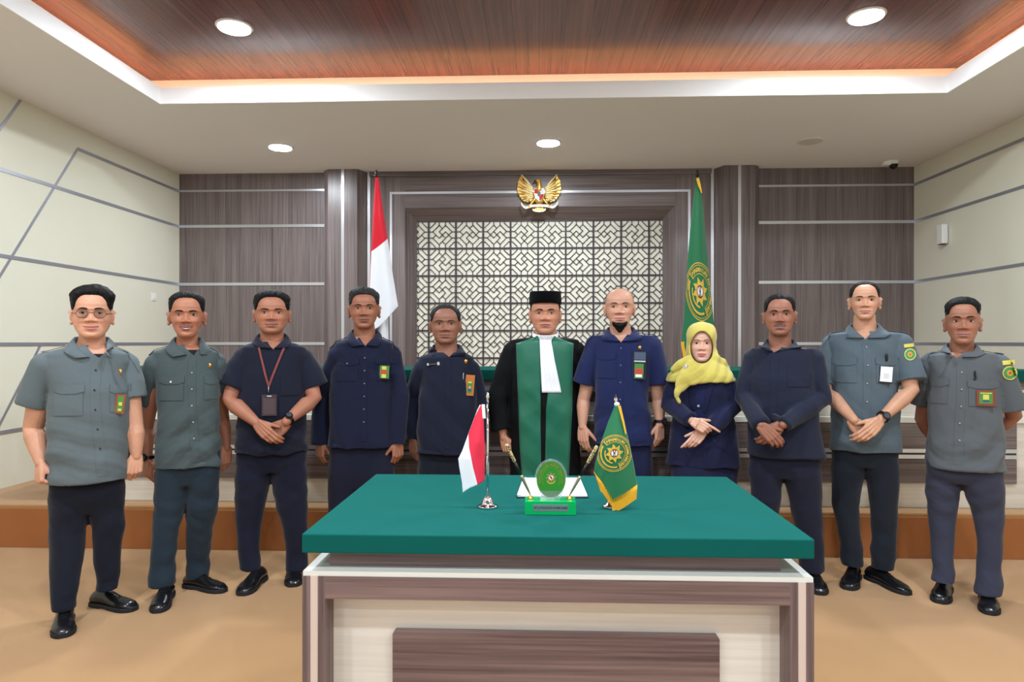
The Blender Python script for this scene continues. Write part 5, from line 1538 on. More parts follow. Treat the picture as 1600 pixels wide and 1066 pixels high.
# --- 8: yellow headscarf
def cast_8():
    D = 4.17; b = .115
    M_sc = mat('yellow_scarf', (198, 184, 88), .85, sheen=.3, bump=(120, .2, .002), noise_amt=.04, noise_scale=12)
    def w_hand1(s): return dict(W=s.P(1083, 659, -.215), f=(.75, -.15, -.42), n=(-.1, 1, -.1), t=(.2, 0, 1), curl=[(.1, .15, .1), (.75, .95, .6), (.85, 1.0, .6), (.9, 1.0, .6)], size=.90, thumb=(.7, .5, .3), thumb_bend=.3)
    def w_hand2(s): return dict(W=s.P(1099, 674, -.175), f=(-.66, -.2, -.62), n=(.1, 1, -.1), t=(-.2, 0, 1), curl=[(.15, .2, .15), (.5, .7, .5), (.6, .8, .5), (.7, .8, .5)], size=.90, thumb=(.8, .4, .3), thumb_bend=.2)
    p = officer(D, 1096, 'person in yellow headscarf and navy jacket, hands crossed at the waist',
        dict(cx=1096, eye=535, chin=566, top=509, facew=37.5, jaw=1.06, nose=.85, fem=True), 1097, (14, 16, 574), (1041, 1150, 577),
        [(726, 1042, 1157, .135), (700, 1044, 1155, .138), (670, 1047, 1150, .128), (640, 1052, 1143, .118), (612, 1053, 1141, .13), (596, 1052, 1141, .125)], b, (1096, 600), M_navy8,
        [((1045, 634, -.03), (1084, 660, -.205)), ((1151, 634, -.03), (1098, 674, -.17))],
        [('long', (1046, 633, -.03), (1079, 657, -.19), .056, .046, .058), ('long', (1149, 634, -.03), (1108, 669, -.165), .056, .046, .058)], ('fair_eight', (218, 172, 150)), (188, 98, 98),
        None, [w_hand1, w_hand2], armr=.86, face=dict(eye_open=.95, brow_t=.012, brow_m=mat('soft_brow', (104, 78, 66), .85)), do_collar=False, seed=8, cut=False, ears=False, fold=.011)
    F = p.F
    M_in = cloth('jacket_inner', (24, 30, 68))
    # inner blouse front, lapels, button
    def strip(xa, ya, xb, yb, w0, w1, off, m, name, th=.002):
        def fn(u, v):
            w = w0 + (w1 - w0) * v; q = F(xa + (xb - xa) * v + (u - .5) * w, ya + (yb - ya) * v); return p.hit(q[0], q[1], off)
        mb = MB(); mb.grid(fn, 8, 24, thick=th); return mb.build(name, m, p.shirto, smooth=False)
    strip(1094, 590, 1092, 655, 24, 14, .002, M_in, 'blouse_front')
    strip(1079, 598, 1083, 640, 10, 4, .006, p.shirt_m, 'lapel'); strip(1112, 590, 1100, 645, 13, 4, .006, p.shirt_m, 'lapel')
    strip(1096, 664, 1101, 722, 3.0, 3.0, .002, p.shirt_m, 'jacket_edge')
    strip(1140, 681, 1124, 676, 1, 1, .004, p.shirt_m, 'pocket_flap')
    x, z = F(1091, 634.5); p.disc('button', x, z, .008, M_btn_light, off=.005)
    x, z = F(1112, 594.5); p.card('white_pin', x, z, .020, .032, M_badge_white, [(.2, .8, .3, .9, M_silver)], off=.008)
    # headscarf: hood and shoulder drape grown as one cloth
    mb = MB(); h = p.head; M = p.HM
    rings_ = []
    for i in range(34):
        sv = -.10 + 1.10 * i / 33; r = []
        for k in range(60):
            ph = 2 * PI * k / 60; ph = ph if ph <= PI else ph - 2 * PI
            q = h.base(ph, max(sv, .22)); 
            if sv < .22: q = Vector((q.x * 1.0, q.y, (sv - .5) * h.H))
            d = Vector((q.x / (h.W ** 2), q.y / (h.Dp ** 2), q.z / ((h.H / 2) ** 2) * .9)).normalized()
            if sv < .22: d.z = 0
            r.append(M @ (q + d * (.015 + .009 * sstep(.5, 1.0, sv))))
        rings_.append(r)
    mb.rings(rings_)
    cz = p.P(1096, 578).z
    dr = [(p.P(1094, 596, 0), .205, .150), (p.P(1094, 586, 0), .195, .148), (p.P(1095, 577, 0), .160, .135), (p.P(1095, 568, 0), .118, .118), (p.P(1096, 560, -.0), .094, .104), (p.P(1096, 548, -.0), .086, .10)]
    mb.rings([ring(c + Vector((0, -.004, 0)), a, bb, p.psi, 2.2, 50) for c, a, bb in dr])
    # the front of the drape hanging low on the left
    t1 = [p.P(1096, 566, -.10), p.P(1084, 576, -.135), p.P(1072, 590, -.145), p.P(1064, 602, -.15)]
    mb.tube(t1, [.050, .060, .052, .038], 20, flat=.45, round_ends=True)
    t2 = [p.P(1112, 572, -.10), p.P(1098, 583, -.140), p.P(1080, 592, -.155)]
    mb.tube(t2, [.040, .046, .040], 20, flat=.4, round_ends=True)
    t3 = [p.P(1064, 600, -.150), p.P(1059, 610, -.155), p.P(1057, 620, -.155), p.P(1062, 629, -.155)]
    mb.tube(t3, [.030, .020, .014, .010], 14, flat=.5, round_ends=True)
    t4 = [p.P(1112, 562, -.08), p.P(1126, 568, -.06), p.P(1136, 575, -.03)]
    mb.tube(t4, [.040, .036, .018], 16, flat=.6, round_ends=True)
    t5 = [p.P(1080, 566, -.08), p.P(1064, 572, -.07), p.P(1053, 578, -.05)]
    mb.tube(t5, [.040, .036, .018], 16, flat=.6, round_ends=True)
    co, no, q = remesh(mb, .0045, 22, .6)
    co = folds(co, no, .0068 - .003 * np.clip((co[:, 2] - p.hc.z + .05) / .1, 0, 1), 88, kz=1.6, scale=1.35)
    cc = co[q].mean(1); Mi = np.array(M.inverted()); hp = cc @ Mi[:3, :3].T + Mi[:3, 3]
    x = hp[:, 0] / h.W; sz = hp[:, 2] / h.H + .5
    top = .86; fz = (sz - .42) / np.where(sz > .42, top - .42, .46)
    wx = 1.0 * np.sqrt(np.clip(1 - np.abs(fz) ** np.where(sz > .42, 1.7, 2.6), 0, 1))
    hole = (hp[:, 1] < -.1 * h.Dp) & (np.abs(x) < wx) & (np.abs(fz) < 1)
    hb = BVHTree.FromPolygons([Vector(v) for v in co], q.tolist()); rim = []
    fdir = (M.to_3x3() @ Vector((0, 1, 0))).normalized()
    for k in range(57):
        a = 2 * PI * k / 56; fzz = math.sin(a); up_ = fzz > 0; fz_ = math.copysign(abs(fzz), fzz); pw_ = 1.7 if up_ else 2.6
        xx = 1.0 * math.sqrt(max(1 - abs(fz_) ** pw_, 0)) * (1 if math.cos(a) >= 0 else -1); ss = .42 + fz_ * (top - .42 if up_ else .46)
        o_ = M @ Vector((xx * h.W, -.35, (ss - .5) * h.H)); r_ = hb.ray_cast(o_, fdir)[0]
        if r_ is not None: rim.append(r_)
    # scarf ends in front along a slanting edge, at the back at shoulder height
    q = q[~hole]; co, q = compact(co, q)
    o = mesh_from_np('headscarf', co, q, M_sc, p.root)
    rm = MB(); rm.tube(rim, .0045, 8, cap=False); rm.build('hem', M_sc, o, smooth=True)
    so = o.modifiers.new('thickness', 'SOLIDIFY'); so.thickness = .0035; so.offset = 1
    sb = BVHTree.FromPolygons([Vector(v) for v in co], q.tolist())
    g = p.P(1072, 574, -.16); hh = sb.ray_cast(Vector((g.x, -1, g.z)), Vector((0, 1, 0)))[0]
    br = MB()
    for k in range(6):
        a = k * PI / 3; br.ellipsoid(hh + Vector((.011 * math.cos(a), -.004, .009 * math.sin(a))), (.007, .003, .005), 10, 6)
    br.ellipsoid(hh + Vector((0, -.006, 0)), (.006, .004, .005), 10, 6); br.build('brooch', M_silver, o, smooth=True)
    # bracelet
    w = p.P(1090, 662, -.222); mbb = MB()
    d = Vector((.75, -.15, -.42)).normalized(); s1 = d.cross(Vector((0, 0, 1))).normalized(); s2 = d.cross(s1)
    mbb.tube([w + (s1 * math.cos(a) + s2 * math.sin(a)) * .027 for a in [2 * PI * k / 24 for k in range(25)]], .0022, 6, cap=False); mbb.build('bracelet', M_gold, p.root, smooth=True)
    # long skirt
    mb = MB(); mb.rings([ring(p.P(x_, y_), p.wid(w_), b_, 0, 2.2) for x_, y_, w_, b_ in ((1100, 885, 50, .17), (1100, 800, 52, .17), (1100, 740, 53, .15), (1100, 700, 50, .12))])
    co, no, q = remesh(mb, .008, 3); co = folds(co, no, .01, 5, kz=.15)
    mesh_from_np('skirt', co, q, cloth('skirt_navy', (22, 26, 56)), p.root)
    for x, a in ((-.08, -6), (.08, 8)): p.shoe((x, -.22), ang=math.radians(a), length=.24, w=.042, laces=False)
cast_8()
# ------------------------------------------------------------------ flags, emblem and the things on the desk
def Wp(px, py, D):
    """world position of an image point at depth D"""
    u = (px - 800) / FPX * D
    return Vector((u * CA - D * SA, D * CA + u * SA, EYE - (py - 535) / FPX * D))
M_red = mat('flag_red', (214, 22, 46), .75, bump=(200, .2, .002))
M_flagwhite = mat('flag_white', (238, 240, 246), .75, bump=(200, .2, .002))
M_flagred2 = mat('small_flag_red', (230, 44, 74), .6)
M_flaggreen = mat('flag_green', (20, 108, 66), .7, sheen=.2, bump=(200, .2, .002))
M_fringe = mat('yellow_fringe', (236, 178, 44), .7)
M_embgold = mat('emblem_gold', (214, 176, 64), .6)
M_embdark = mat('emblem_dark', (20, 40, 34), .6)
M_embwhite = mat('emblem_white', (228, 230, 232), .6)
M_embred = mat('emblem_red', (190, 34, 48), .6)
M_chrome = mat('chrome', (226, 228, 232), .08, metal=1.0)

def court_emblem(place, parent, town=True, text_gold=None, ring_gold=None, name='court_emblem', style='flag'):
    """round court emblem drawn in unit-disc coordinates; place(x, y, layer) puts it on a surface"""
    g = MB(); gm = []
    mats = [M_embgold, M_embdark, M_embwhite, M_embred, M_flaggreen]
    if ring_gold: mats[0] = ring_gold
    def poly(pts, mi, lay):
        g.add([place(x, y, lay) for x, y in pts], [tuple(range(len(pts)))], mi)
    def arc(r0, r1, a0, a1, mi, lay, n=None):
        n = n or max(4, int(abs(a1 - a0) / 7))
        for k in range(n):
            b0 = math.radians(a0 + (a1 - a0) * k / n); b1 = math.radians(a0 + (a1 - a0) * (k + 1) / n)
            poly([(r0 * math.cos(b0), r0 * math.sin(b0)), (r1 * math.cos(b0), r1 * math.sin(b0)), (r1 * math.cos(b1), r1 * math.sin(b1)), (r0 * math.cos(b1), r0 * math.sin(b1))], mi, lay)
    def arc_text(txt, r, size, a_mid, span, mi, lay, flip=False):
        n = len(txt)
        for k, ch in enumerate(txt):
            if ch == ' ': continue
            t = (k + .5) / n - .5
            a = math.radians(a_mid - t * span if not flip else a_mid + t * span)
            vs, fs = text_mesh(ch, size, .008 * size / .2, 1)
            rot = a - PI / 2 if not flip else a + PI / 2
            cx, cy = r * math.cos(a), r * math.sin(a); cr, sr = math.cos(rot), math.sin(rot)
            off = -size * .35
            g.add([place(cx + v[0] * cr - (v[1] + off) * sr, cy + v[0] * sr + (v[1] + off) * cr, lay) for v in vs], fs, mi)
    arc(.965, 1.0, 0, 360, 0, 1); arc(.895, .92, 0, 360, 0, 1)
    arc(.60, .625, -62, 135, 0, 1)
    arc(.60, .90, 133, 137, 0, 1, 1); arc(.60, .90, -66, -62, 0, 1, 1)
    arc_text('PENGADILAN AGAMA', .755, .20, 62, 136, 0, 1)
    arc_text('NABIRE', .755, .20, -36, 50, 0, 1)
    arc(.72, .80, 150, 285, 0, 1); arc(.50, .57, 165, 262, 0, 1); arc(.82, .86, 148, 175, 0, 1)
    # eight flame petals
    for k in range(8):
        a = 2 * PI * k / 8 + .2
        P = lambda r, d: (r * math.cos(a + d), r * math.sin(a + d))
        poly([P(.24, -.42), P(.36, -.34), P(.52, .02), P(.37, .16), P(.34, .36), P(.24, .40)], 0, 1)
    arc(0.001, .27, 0, 360, 0, 1.2, 20)
    arc(0.001, .225, 0, 360, 1, 1.6, 20)
    S = .19
    poly([(-S, .02), (0, .02), (0, S * .95), (-S * .8, S * .7)], 2, 2); poly([(0, .02), (S, .02), (S * .8, S * .7), (0, S * .95)], 2, 2)
    poly([(-.09, .05), (.09, .05), (.07, .18), (-.07, .18)], 3, 2.4)
    poly([(-S, .02), (-.02, .02), (-.02, -S * .9), (-S * .8, -.12)], 2, 2); poly([(.02, .02), (S, .02), (S * .8, -.12), (.02, -S * .9)], 2, 2)
    poly([(-.07, -.17), (.07, -.17), (.09, -.06), (-.09, -.06)], 3, 2.4)
    poly([(-.05, -.04), (.05, -.04), (.05, .05), (-.05, .05)], 1, 2.8)
    return g.build(name, mats, parent, fix=False)

def curve(tab, y):
    return float(np.interp(y, [t[0] for t in tab], [t[1] for t in tab]))
class Flag:
    """draped cloth whose outline is given by its left and right edges per height"""
    def __init__(s, D, L, R, top, bottom, bulge, nfold, amp, seed=0):
        s.D, s.L, s.R, s.top, s.bottom, s.bulge, s.nfold, s.amp, s.seed = D, L, R, top, bottom, bulge, nfold, amp, seed
    def at(s, px, py):
        l, r = curve(s.L, py), curve(s.R, py); u = (px - l) / max(r - l, .01)
        hgt = min(max((py - s.top) / 60.0, 0), 1)
        d = s.D - s.bulge * math.sin(PI * min(max(u, 0), 1)) * hgt - s.amp * math.sin(u * s.nfold * 2 * PI + s.seed + py * .004) * hgt
        return Wp(px, py, d)
    def fn(s, u, v):
        bt = curve(s.bottom, u); py = s.top + (bt - s.top) * v
        l, r = curve(s.L, py), curve(s.R, py)
        return s.at(l + (r - l) * u, py)
    def build(s, name, mats, parent, mi=0, nu=40, nv=70, thick=.002):
        mb = MB(); mb.grid(s.fn, nu, nv, mi=mi, thick=thick); return mb.build(name, mats, parent, smooth=True)

def flagpole(name_loc, label, cat, D, px, top_py, base_z, rad):
    top = Wp(px, top_py, D); base = Vector((top.x, top.y, base_z))
    r = root('flag_stand', base, label, cat)
    mb = MB(); mb.tube([base + Vector((0, 0, .03)), top], rad, 14); mb.build('pole', mat('pole_wood', (60, 44, 38), .35), r, smooth=True)
    mb = MB(); mb.lathe([(0, 0), (.18, 0), (.18, .02), (.06, .045), (.03, .09), (0, .09)], base, 32); mb.build('base', mat('stand_black', (24, 22, 22), .4), r)
    mb = MB(); mb.lathe([(0, 0), (rad * 1.3, .0), (rad * 1.7, .015), (rad * .7, .03), (rad * 1.1, .045), (0, .075)], top, 14); mb.build('finial', mat('stand_black', (24, 22, 22), .4), r, smooth=True)
    return r

# tall national flag
DF = 6.3
fr_ = flagpole(None, 'tall red and white flag hanging beside the left pilaster', 'flag', DF + .05, 588, 277, PZ, .012)
L = [(276, 586.5), (300, 585), (330, 583), (390, 580.5), (440, 578.5), (470, 577), (520, 577)]
Rr = [(276, 591), (300, 594.5), (330, 599), (375, 606), (430, 614), (478, 622), (520, 622)]
FN_ = Flag(DF, L, Rr, 277, [(0, 520), (.3, 512), (.5, 504), (1, 479)], .07, 1.3, .018)
def tall(u, v):
    bt = curve(FN_.bottom, u); yb = 393 - 20 * u
    py = 277 + (yb - 277) * v * 2 if v < .5 else yb + (bt - yb) * (v - .5) * 2
    l, r = curve(L, py), curve(Rr, py); return FN_.at(l + (r - l) * u, py)
mb = MB(); mb.grid(tall, 44, 120, mi=lambda u, v: 0 if v < .5 else 1, thick=.002); mb.build('cloth', [M_red, M_flagwhite], fr_, smooth=True)
Le = [(385, 580.2), (460, 577)]; Re = [(385, 583.5), (420, 581.5), (462, 578.2)]
Flag(DF - .012, Le, Re, 385, [(0, 460), (1, 462)], .004, .5, .003).build('cloth_fold', M_red, fr_, 0, 6, 20)
L2 = [(470, 582), (500, 583), (520, 586), (580, 590)]; R2 = [(470, 604), (500, 606), (530, 607), (580, 610)]
Flag(DF + .07, L2, R2, 470, [(0, 575), (1, 560)], .03, 1.5, .014, 1).build('cloth_fold', M_flagwhite, fr_, 0, 24, 30)

# tall court flag
fg_ = flagpole(None, 'tall green court flag with gold emblem beside the right pilaster', 'flag', DF + .06, 1089.5, 276, PZ, .012)
Lg = [(276, 1087.5), (300, 1085), (360, 1078), (400, 1075), (440, 1072.5), (500, 1068.5), (538, 1065), (560, 1069), (578, 1076), (604, 1082)]
Rg = [(276, 1091), (300, 1096), (330, 1099), (370, 1102.5), (410, 1106), (450, 1110), (500, 1115), (560, 1121), (600, 1124)]
F2_ = Flag(DF, Lg, Rg, 277, [(0, 560), (.3, 585), (1, 600)], .07, 1.4, .014, .4)
F2_.build('cloth', M_flaggreen, fg_, 0, 40, 110)
def em_place(F, cx, cy, rx, ry, step, skew=0.0, toward=1):
    def pl(x, y, lay):
        px = cx + x * rx + y * skew; py = cy - y * ry
        l, r = curve(F.L, py), curve(F.R, py)
        px = min(max(px, l + .4), r - .4)
        q = F.at(px, py); d = (Vector((0, 0, EYE)) - q).normalized()
        return q + d * (.0035 + lay * step)
    return pl
court_emblem(em_place(F2_, 1094, 456, 22.5, 46, .0012, -3), fg_)
mb = MB(); mb.tube([Wp(1090, 279, DF - .03), Wp(1093, 290, DF - .04), Wp(1096.5, 302, DF - .05)], [.014, .013, .004], 8); mb.build('fringe', M_fringe, fg_)
mb = MB(); mb.grid(lambda u, v: Wp(curve(Lg, 534 + 50 * v) - 1 + 5 * u, 534 + 50 * v, DF - .02), 4, 40, thick=.003); mb.build('fringe', M_fringe, fg_)

# ---- gold eagle above the lattice
GY = YB - .035
ga = root('eagle_emblem', (.003, GY, 3.05), 'gold eagle emblem with shield and ribbon above the lattice screen', 'wall emblem')
def G(cx, cy, dy=0.0): return Vector(((cx - 505) * .000602 + .003, GY - dy, 3.055 - (cy - 500) * .000602))
M_gld = mat('emblem_gilding', (232, 184, 96), .32, metal=.75)
M_gld2 = mat('pale_gilding', (246, 222, 160), .4, metal=.3)
for e in (-1, 1):
    X = lambda x: 505 + e * (505 - x) * -1 if e < 0 else 505 + (505 - x)
    def Xe(x): return x if e < 0 else 1010 - x
    out = [(185, 165), (205, 275), (262, 308), (335, 345), (398, 430), (402, 590), (372, 655), (300, 680), (200, 640), (125, 530), (98, 420), (118, 290)]
    mb = MB(); mb.prism([(G(Xe(x), y).x, G(Xe(x), y).z) for x, y in out], 1, GY - .008, GY + .02)
    w_ = mb.build('wing', M_gld, ga, bevel=.003)
    tips = [(180, 170), (140, 240), (115, 310), (100, 380), (98, 450), (118, 520), (150, 580), (190, 628), (240, 662), (295, 680), (350, 672)]
    for k, (tx, ty) in enumerate(tips):
        mb = MB(); a = G(Xe(372 - k * 2), 400 + k * 22, .018); b = G(Xe(tx), ty, .010); m_ = lerp3(a, b, .55) + Vector((0, -.012, 0))
        mb.tube([a, m_, b], [.010, .014, .005], 8, flat=.55, round_ends=True); mb.build('feather', M_gld if k % 2 else M_gld2, w_, smooth=True)
    for k in range(6):
        mb = MB(); a = G(Xe(385), 420 + k * 34, .03); b = G(Xe(240 + k * 10), 330 + k * 55, .022)
        mb.tube([a, lerp3(a, b, .5) + Vector((0, -.006, 0)), b], [.009, .015, .007], 8, flat=.5, round_ends=True); mb.build('covert_feather', M_gld2, w_, smooth=True)
    mb = MB(); mb.tube([G(Xe(440), 600, .02), G(Xe(400), 660, .025), G(Xe(345), 725, .02), G(Xe(320), 760, .03)], [.016, .012, .010, .014], 10, round_ends=True); mb.build('leg', M_gld, ga, smooth=True)
mb = MB(); mb.ellipsoid(G(505, 560, .01), (.065, .03, .10), 24, 14); mb.build('torso', M_gld, ga, smooth=True)
mb = MB(); mb.tube([G(505, 450, .02), G(508, 370, .025), G(500, 310, .03)], [.042, .030, .024], 14, round_ends=True); mb.ellipsoid(G(488, 288, .035), (.028, .022, .020)); mb.build('head', M_gld, ga, smooth=True)
mb = MB(); mb.tube([G(465, 285, .035), G(425, 292, .035), G(402, 312, .035)], [.012, .009, .003], 10, round_ends=True); mb.build('beak', mat('dark_gilding', (90, 66, 40), .4, metal=.6), ga, smooth=True)
mb = MB()
for k in range(5): mb.tube([G(505, 660, .0), G(430 + 37 * k, 835 - abs(k - 2) * 6, .012)], [.012, .018], 8, flat=.5, round_ends=True)
mb.build('tail', M_gld, ga, smooth=True)
sh_pts = [(412, 432), (598, 432), (602, 530), (585, 600), (545, 650), (505, 678), (465, 650), (425, 600), (408, 530)]
mb = MB(); mb.prism([(G(x, y).x, G(x, y).z) for x, y in sh_pts], 1, GY - .050, GY - .02); shd = mb.build('shield', M_gld2, ga, bevel=.003)
def fld(pts, m, dy=.053): 
    q = MB(); q.prism([(G(x, y).x, G(x, y).z) for x, y in pts], 1, GY - dy, GY - .045); q.build('shield_field', m, shd)
fld([(420, 442), (500, 442), (500, 535), (416, 530)], M_embred); fld([(506, 442), (592, 442), (594, 530), (506, 535)], M_embwhite)
fld([(416, 540), (500, 540), (500, 665), (462, 640), (430, 595)], M_embwhite); fld([(506, 540), (594, 540), (580, 595), (548, 640), (506, 665)], M_embred)
fld([(478, 500), (532, 500), (532, 570), (505, 590), (478, 570)], mat('shield_black', (26, 24, 26), .4), .056)
mb = MB(); path = [(175, 700), (215, 760), (260, 785), (370, 752), (505, 745), (640, 752), (750, 780), (800, 755), (850, 690)]
pp = [G(x, y, .034) for x, y in path]
mb.rings([[p + Vector((0, -.004, .014)), p + Vector((0, .004, .014)), p + Vector((0, .004, -.014)), p + Vector((0, -.004, -.014))] for p in pp]); rb = mb.build('ribbon', mat('ribbon_cream', (244, 232, 206), .45), ga)
mb = MB(); mb.rings([[G(x, y, .02) + Vector((0, -.004, .010)), G(x, y, .02) + Vector((0, .004, .010)), G(x, y, .02) + Vector((0, .004, -.010)), G(x, y, .02) + Vector((0, -.004, -.010))] for x, y in ((385, 815), (440, 838), (505, 845), (570, 838), (625, 815))]); mb.build('tail_band', M_gld2, ga)

# ---- desk flag, red and white
TZ = .8005
b = Wp(762, 795, 2.485); b.z = TZ
f1 = root('desk_flag', b, 'small red and white desk flag on a chrome pole with bell base', 'desk flag')
mb = MB(); mb.lathe([(0, 0), (.036, 0), (.038, .004), (.036, .007), (.024, .010), (.022, .014), (.017, .030), (.012, .036), (.007, .040), (0, .040)], b, 40); mb.build('base', M_chrome, f1, smooth=True)
topz = EYE - (622 - 535) / FPX * 2.485
mb = MB(); mb.tube([b + Vector((0, 0, .038)), b + Vector((0, 0, .2)), Vector((b.x, b.y, topz))], [.0042, .0042, .0034], 14); mb.build('pole', M_chrome, f1, smooth=True)
mb = MB(); mb.lathe([(0, -.01), (.006, -.008), (.0035, -.002), (.0075, .004), (.0045, .012), (0, .022)], (b.x, b.y, topz), 16); mb.build('finial', M_chrome, f1, smooth=True)
mb = MB(); mb.tube([b + Vector((-.002, -.006, .12)), b + Vector((-.002, -.006, .185))], .003, 8, round_ends=True); mb.build('clip', M_chrome, f1, smooth=True)
DFL = 2.47
Lf = [(632, 750), (640, 746), (680, 731), (705, 722), (717, 716), (730, 717.5), (755, 722), (770, 723)]
Rf = [(632, 755), (700, 757.5), (752, 757.5), (770, 757)]
FD_ = Flag(DFL, Lf, Rf, 633, [(0, 770), (.3, 763), (.75, 757), (1, 751)], .014, 1.1, .006, .5)
def small(u, v):
    bt = curve(FD_.bottom, curve([(0, 0), (.5, .68), (1, 1)], u)); py = 633 + (bt - 633) * v; l, r = curve(Lf, py), curve(Rf, py)
    e = max(curve([(633, 751), (672, 731.5), (700, 733), (730, 739), (765, 748)], py), l + .2)
    px = l + (e - l) * u * 2 if u < .5 else e + (r - e) * (u - .5) * 2
    return FD_.at(px, py)
mb = MB(); mb.grid(small, 40, 70, mi=lambda u, v: 1 if u < .5 else 0, thick=.001); mb.build('cloth', [M_flagred2, M_flagwhite], f1, smooth=True)
mb = MB(); mb.grid(lambda u, v: Wp(752.5 + u * 5 - v * 0 + 1.5 * v, 632 + 22 * v, DFL - .004), 3, 6, thick=.001); mb.build('cloth_hem', M_flagwhite, f1)

# ---- desk court flag
b = Wp(957, 796, 2.485); b.z = TZ
f2 = root('desk_flag', b, 'small green court desk flag with gold emblem and yellow fringe', 'desk flag')
mb = MB(); mb.lathe([(0, 0), (.036, 0), (.038, .004), (.036, .007), (.022, .012), (.014, .034), (0, .040)], b, 40); mb.build('base', M_chrome, f2, smooth=True)
tp = Wp(962, 627, 2.485)
mb = MB(); mb.tube([b + Vector((0, 0, .03)), tp], .004, 12); mb.build('pole', M_chrome, f2, smooth=True)
mb = MB(); mb.lathe([(0, -.012), (.007, -.010), (.0035, -.002), (.0085, .004), (.005, .012), (0, .024)], tp, 16); mb.build('finial', M_chrome, f2, smooth=True)
mb = MB(); mb.ellipsoid(Wp(964, 632, 2.47), (.010, .008, .009), 14, 10); mb.build('knot', M_flagwhite, f2, smooth=True)
Lc = [(634, 960.5), (660, 950), (700, 936), (730, 929), (745, 927), (800, 927)]
Rc = [(634, 969), (660, 976), (700, 985), (730, 991), (760, 996), (800, 997)]
FC = Flag(2.455, Lc, Rc, 634, [(0, 738), (.18, 752), (.44, 782), (.7, 772), (1, 758)], .030, 1.0, .005, 1.2)
FC.build('cloth', M_flaggreen, f2, 0, 44, 70, .001)
court_emblem(em_place(FC, 960, 708.5, 27.5, 29, .0003, 1.5), f2)
def fr1(u, v):   # fringe under the slanting hem, strand by strand
    bt = curve([(0, 738), (.18, 752), (.44, 782), (.7, 772), (1, 758)], u); l, r = curve(Lc, bt), curve(Rc, bt); px = l + (r - l) * u
    ln = curve([(0, 4), (.12, 20), (.40, 17), (.46, 16), (.6, 22), (1, 22)], u)
    q = FC.at(px, bt - 1.0); w2 = Wp(px + (3.0 * v if u < .44 else -1.5 * v), bt + ln * v, 2.45 - .02 * math.sin(PI * u))
    return lerp3(q, w2, 1.0 if v > 0 else 0) + Vector((0, -.0012 * math.sin(u * 190), 0))
mb = MB(); mb.grid(fr1, 110, 4, thick=.0012); mb.build('fringe', M_fringe, f2)
mb = MB(); mb.grid(lambda u, v: Wp(curve(Rc, 634 + 46 * v) - 3.5 + 4.5 * u * (1 - .6 * v) , 634 + 44 * v, 2.44 + .004 * u), 3, 30, thick=.001); mb.build('fringe', M_fringe, f2)

# ---- pen stand with oval court plaque
M_acr = mat('green_acrylic', (10, 176, 92), .08, spec=.6, coat=.6)
M_clear = mat('clear_acrylic', (240, 244, 250), .04, trans=.85, ior=1.3, spec=.6)
p0 = Wp(820, 804, 2.37); p1 = Wp(900, 804, 2.37); bx0, bx1, by = p0.x, p1.x, p0.y
st = root('pen_stand', ((bx0 + bx1) / 2, by + .035, TZ), 'green acrylic pen stand with two pens and an oval court plaque', 'pen stand')
mb = MB(); mb.box(bx0, bx1, by, by + .07, TZ, TZ + .048); mb.build('block', M_acr, st, bevel=.002)
cx_ = (bx0 + bx1) / 2; pw = .060
mb = MB(); mb.box(cx_ - pw, cx_ + pw + .002, by - .0015, by, TZ + .014, TZ + .037); mb.build('name_plate', mat('plate_grey', (134, 150, 150), .35, metal=.5), st)
vs, fs = text_mesh('KETUA PENGADILAN AGAMA NABIRE', .0098, .0001, 2)
mb = MB(); mb.add([(cx_ + .001 + v[0] * .70, by - .0021, TZ + .0222 + v[1] * 1.15) for v in vs], fs); mb.build('plate_lettering', mat('engraved_black', (22, 32, 34), .6), st, fix=False)
oc = Vector((Wp(861, 750, 2.40).x, by + .030, EYE - (748.5 - 535) / FPX * 2.40))
def oval(rx, rz, y0, y1, n=56, c=oc): 
    return [[(c.x + rx * math.cos(2 * PI * k / n), y, c.z + rz * math.sin(2 * PI * k / n)) for k in range(n)] for y in (y0, y1)]
RX, RZ = .0575, .0705
A = oval(RX, RZ, oc.y - .004, oc.y + .004); B = oval(RX - .0065, RZ - .0065, oc.y - .004, oc.y + .004)
mb = MB(); mb.rings([A[0], A[1], B[1], B[0], A[0]], cap=False); mb.build('clear_rim', M_clear, st, smooth=False)
mb = MB(); mb.prism([(oc.x - .030, TZ + .046), (oc.x + .030, TZ + .046), (oc.x + .042, oc.z - RZ + .030), (oc.x - .042, oc.z - RZ + .030)], 1, oc.y - .0035, oc.y + .0035); mb.build('clear_foot', M_clear, st)
mb = MB(); mb.rings(oval(RX - .0066, RZ - .0066, oc.y - .003, oc.y + .003)); mb.build('green_oval', mat('plaque_green', (34, 136, 36), .35), st)
E_ = MB(); gm_ = [mat('plaque_gold', (150, 140, 60), .4), M_embred, M_embwhite, M_embgold]
y_ = oc.y - .0036
def ring2(rx0, rz0, rx1, rz1, mi, a0=0, a1=360, n=48, y=y_):
    for k in range(n):
        t0 = math.radians(a0 + (a1 - a0) * k / n); t1 = math.radians(a0 + (a1 - a0) * (k + 1) / n)
        E_.add([(oc.x + rx0 * math.cos(t0), y, oc.z + rz0 * math.sin(t0)), (oc.x + rx1 * math.cos(t0), y, oc.z + rz1 * math.sin(t0)), (oc.x + rx1 * math.cos(t1), y, oc.z + rz1 * math.sin(t1)), (oc.x + rx0 * math.cos(t1), y, oc.z + rz0 * math.sin(t1))], [(0, 1, 2, 3)], mi)
ring2(.0472, .0602, .0482, .0612, 0); ring2(.0298, .0425, .0306, .0433, 0, -30, 210)
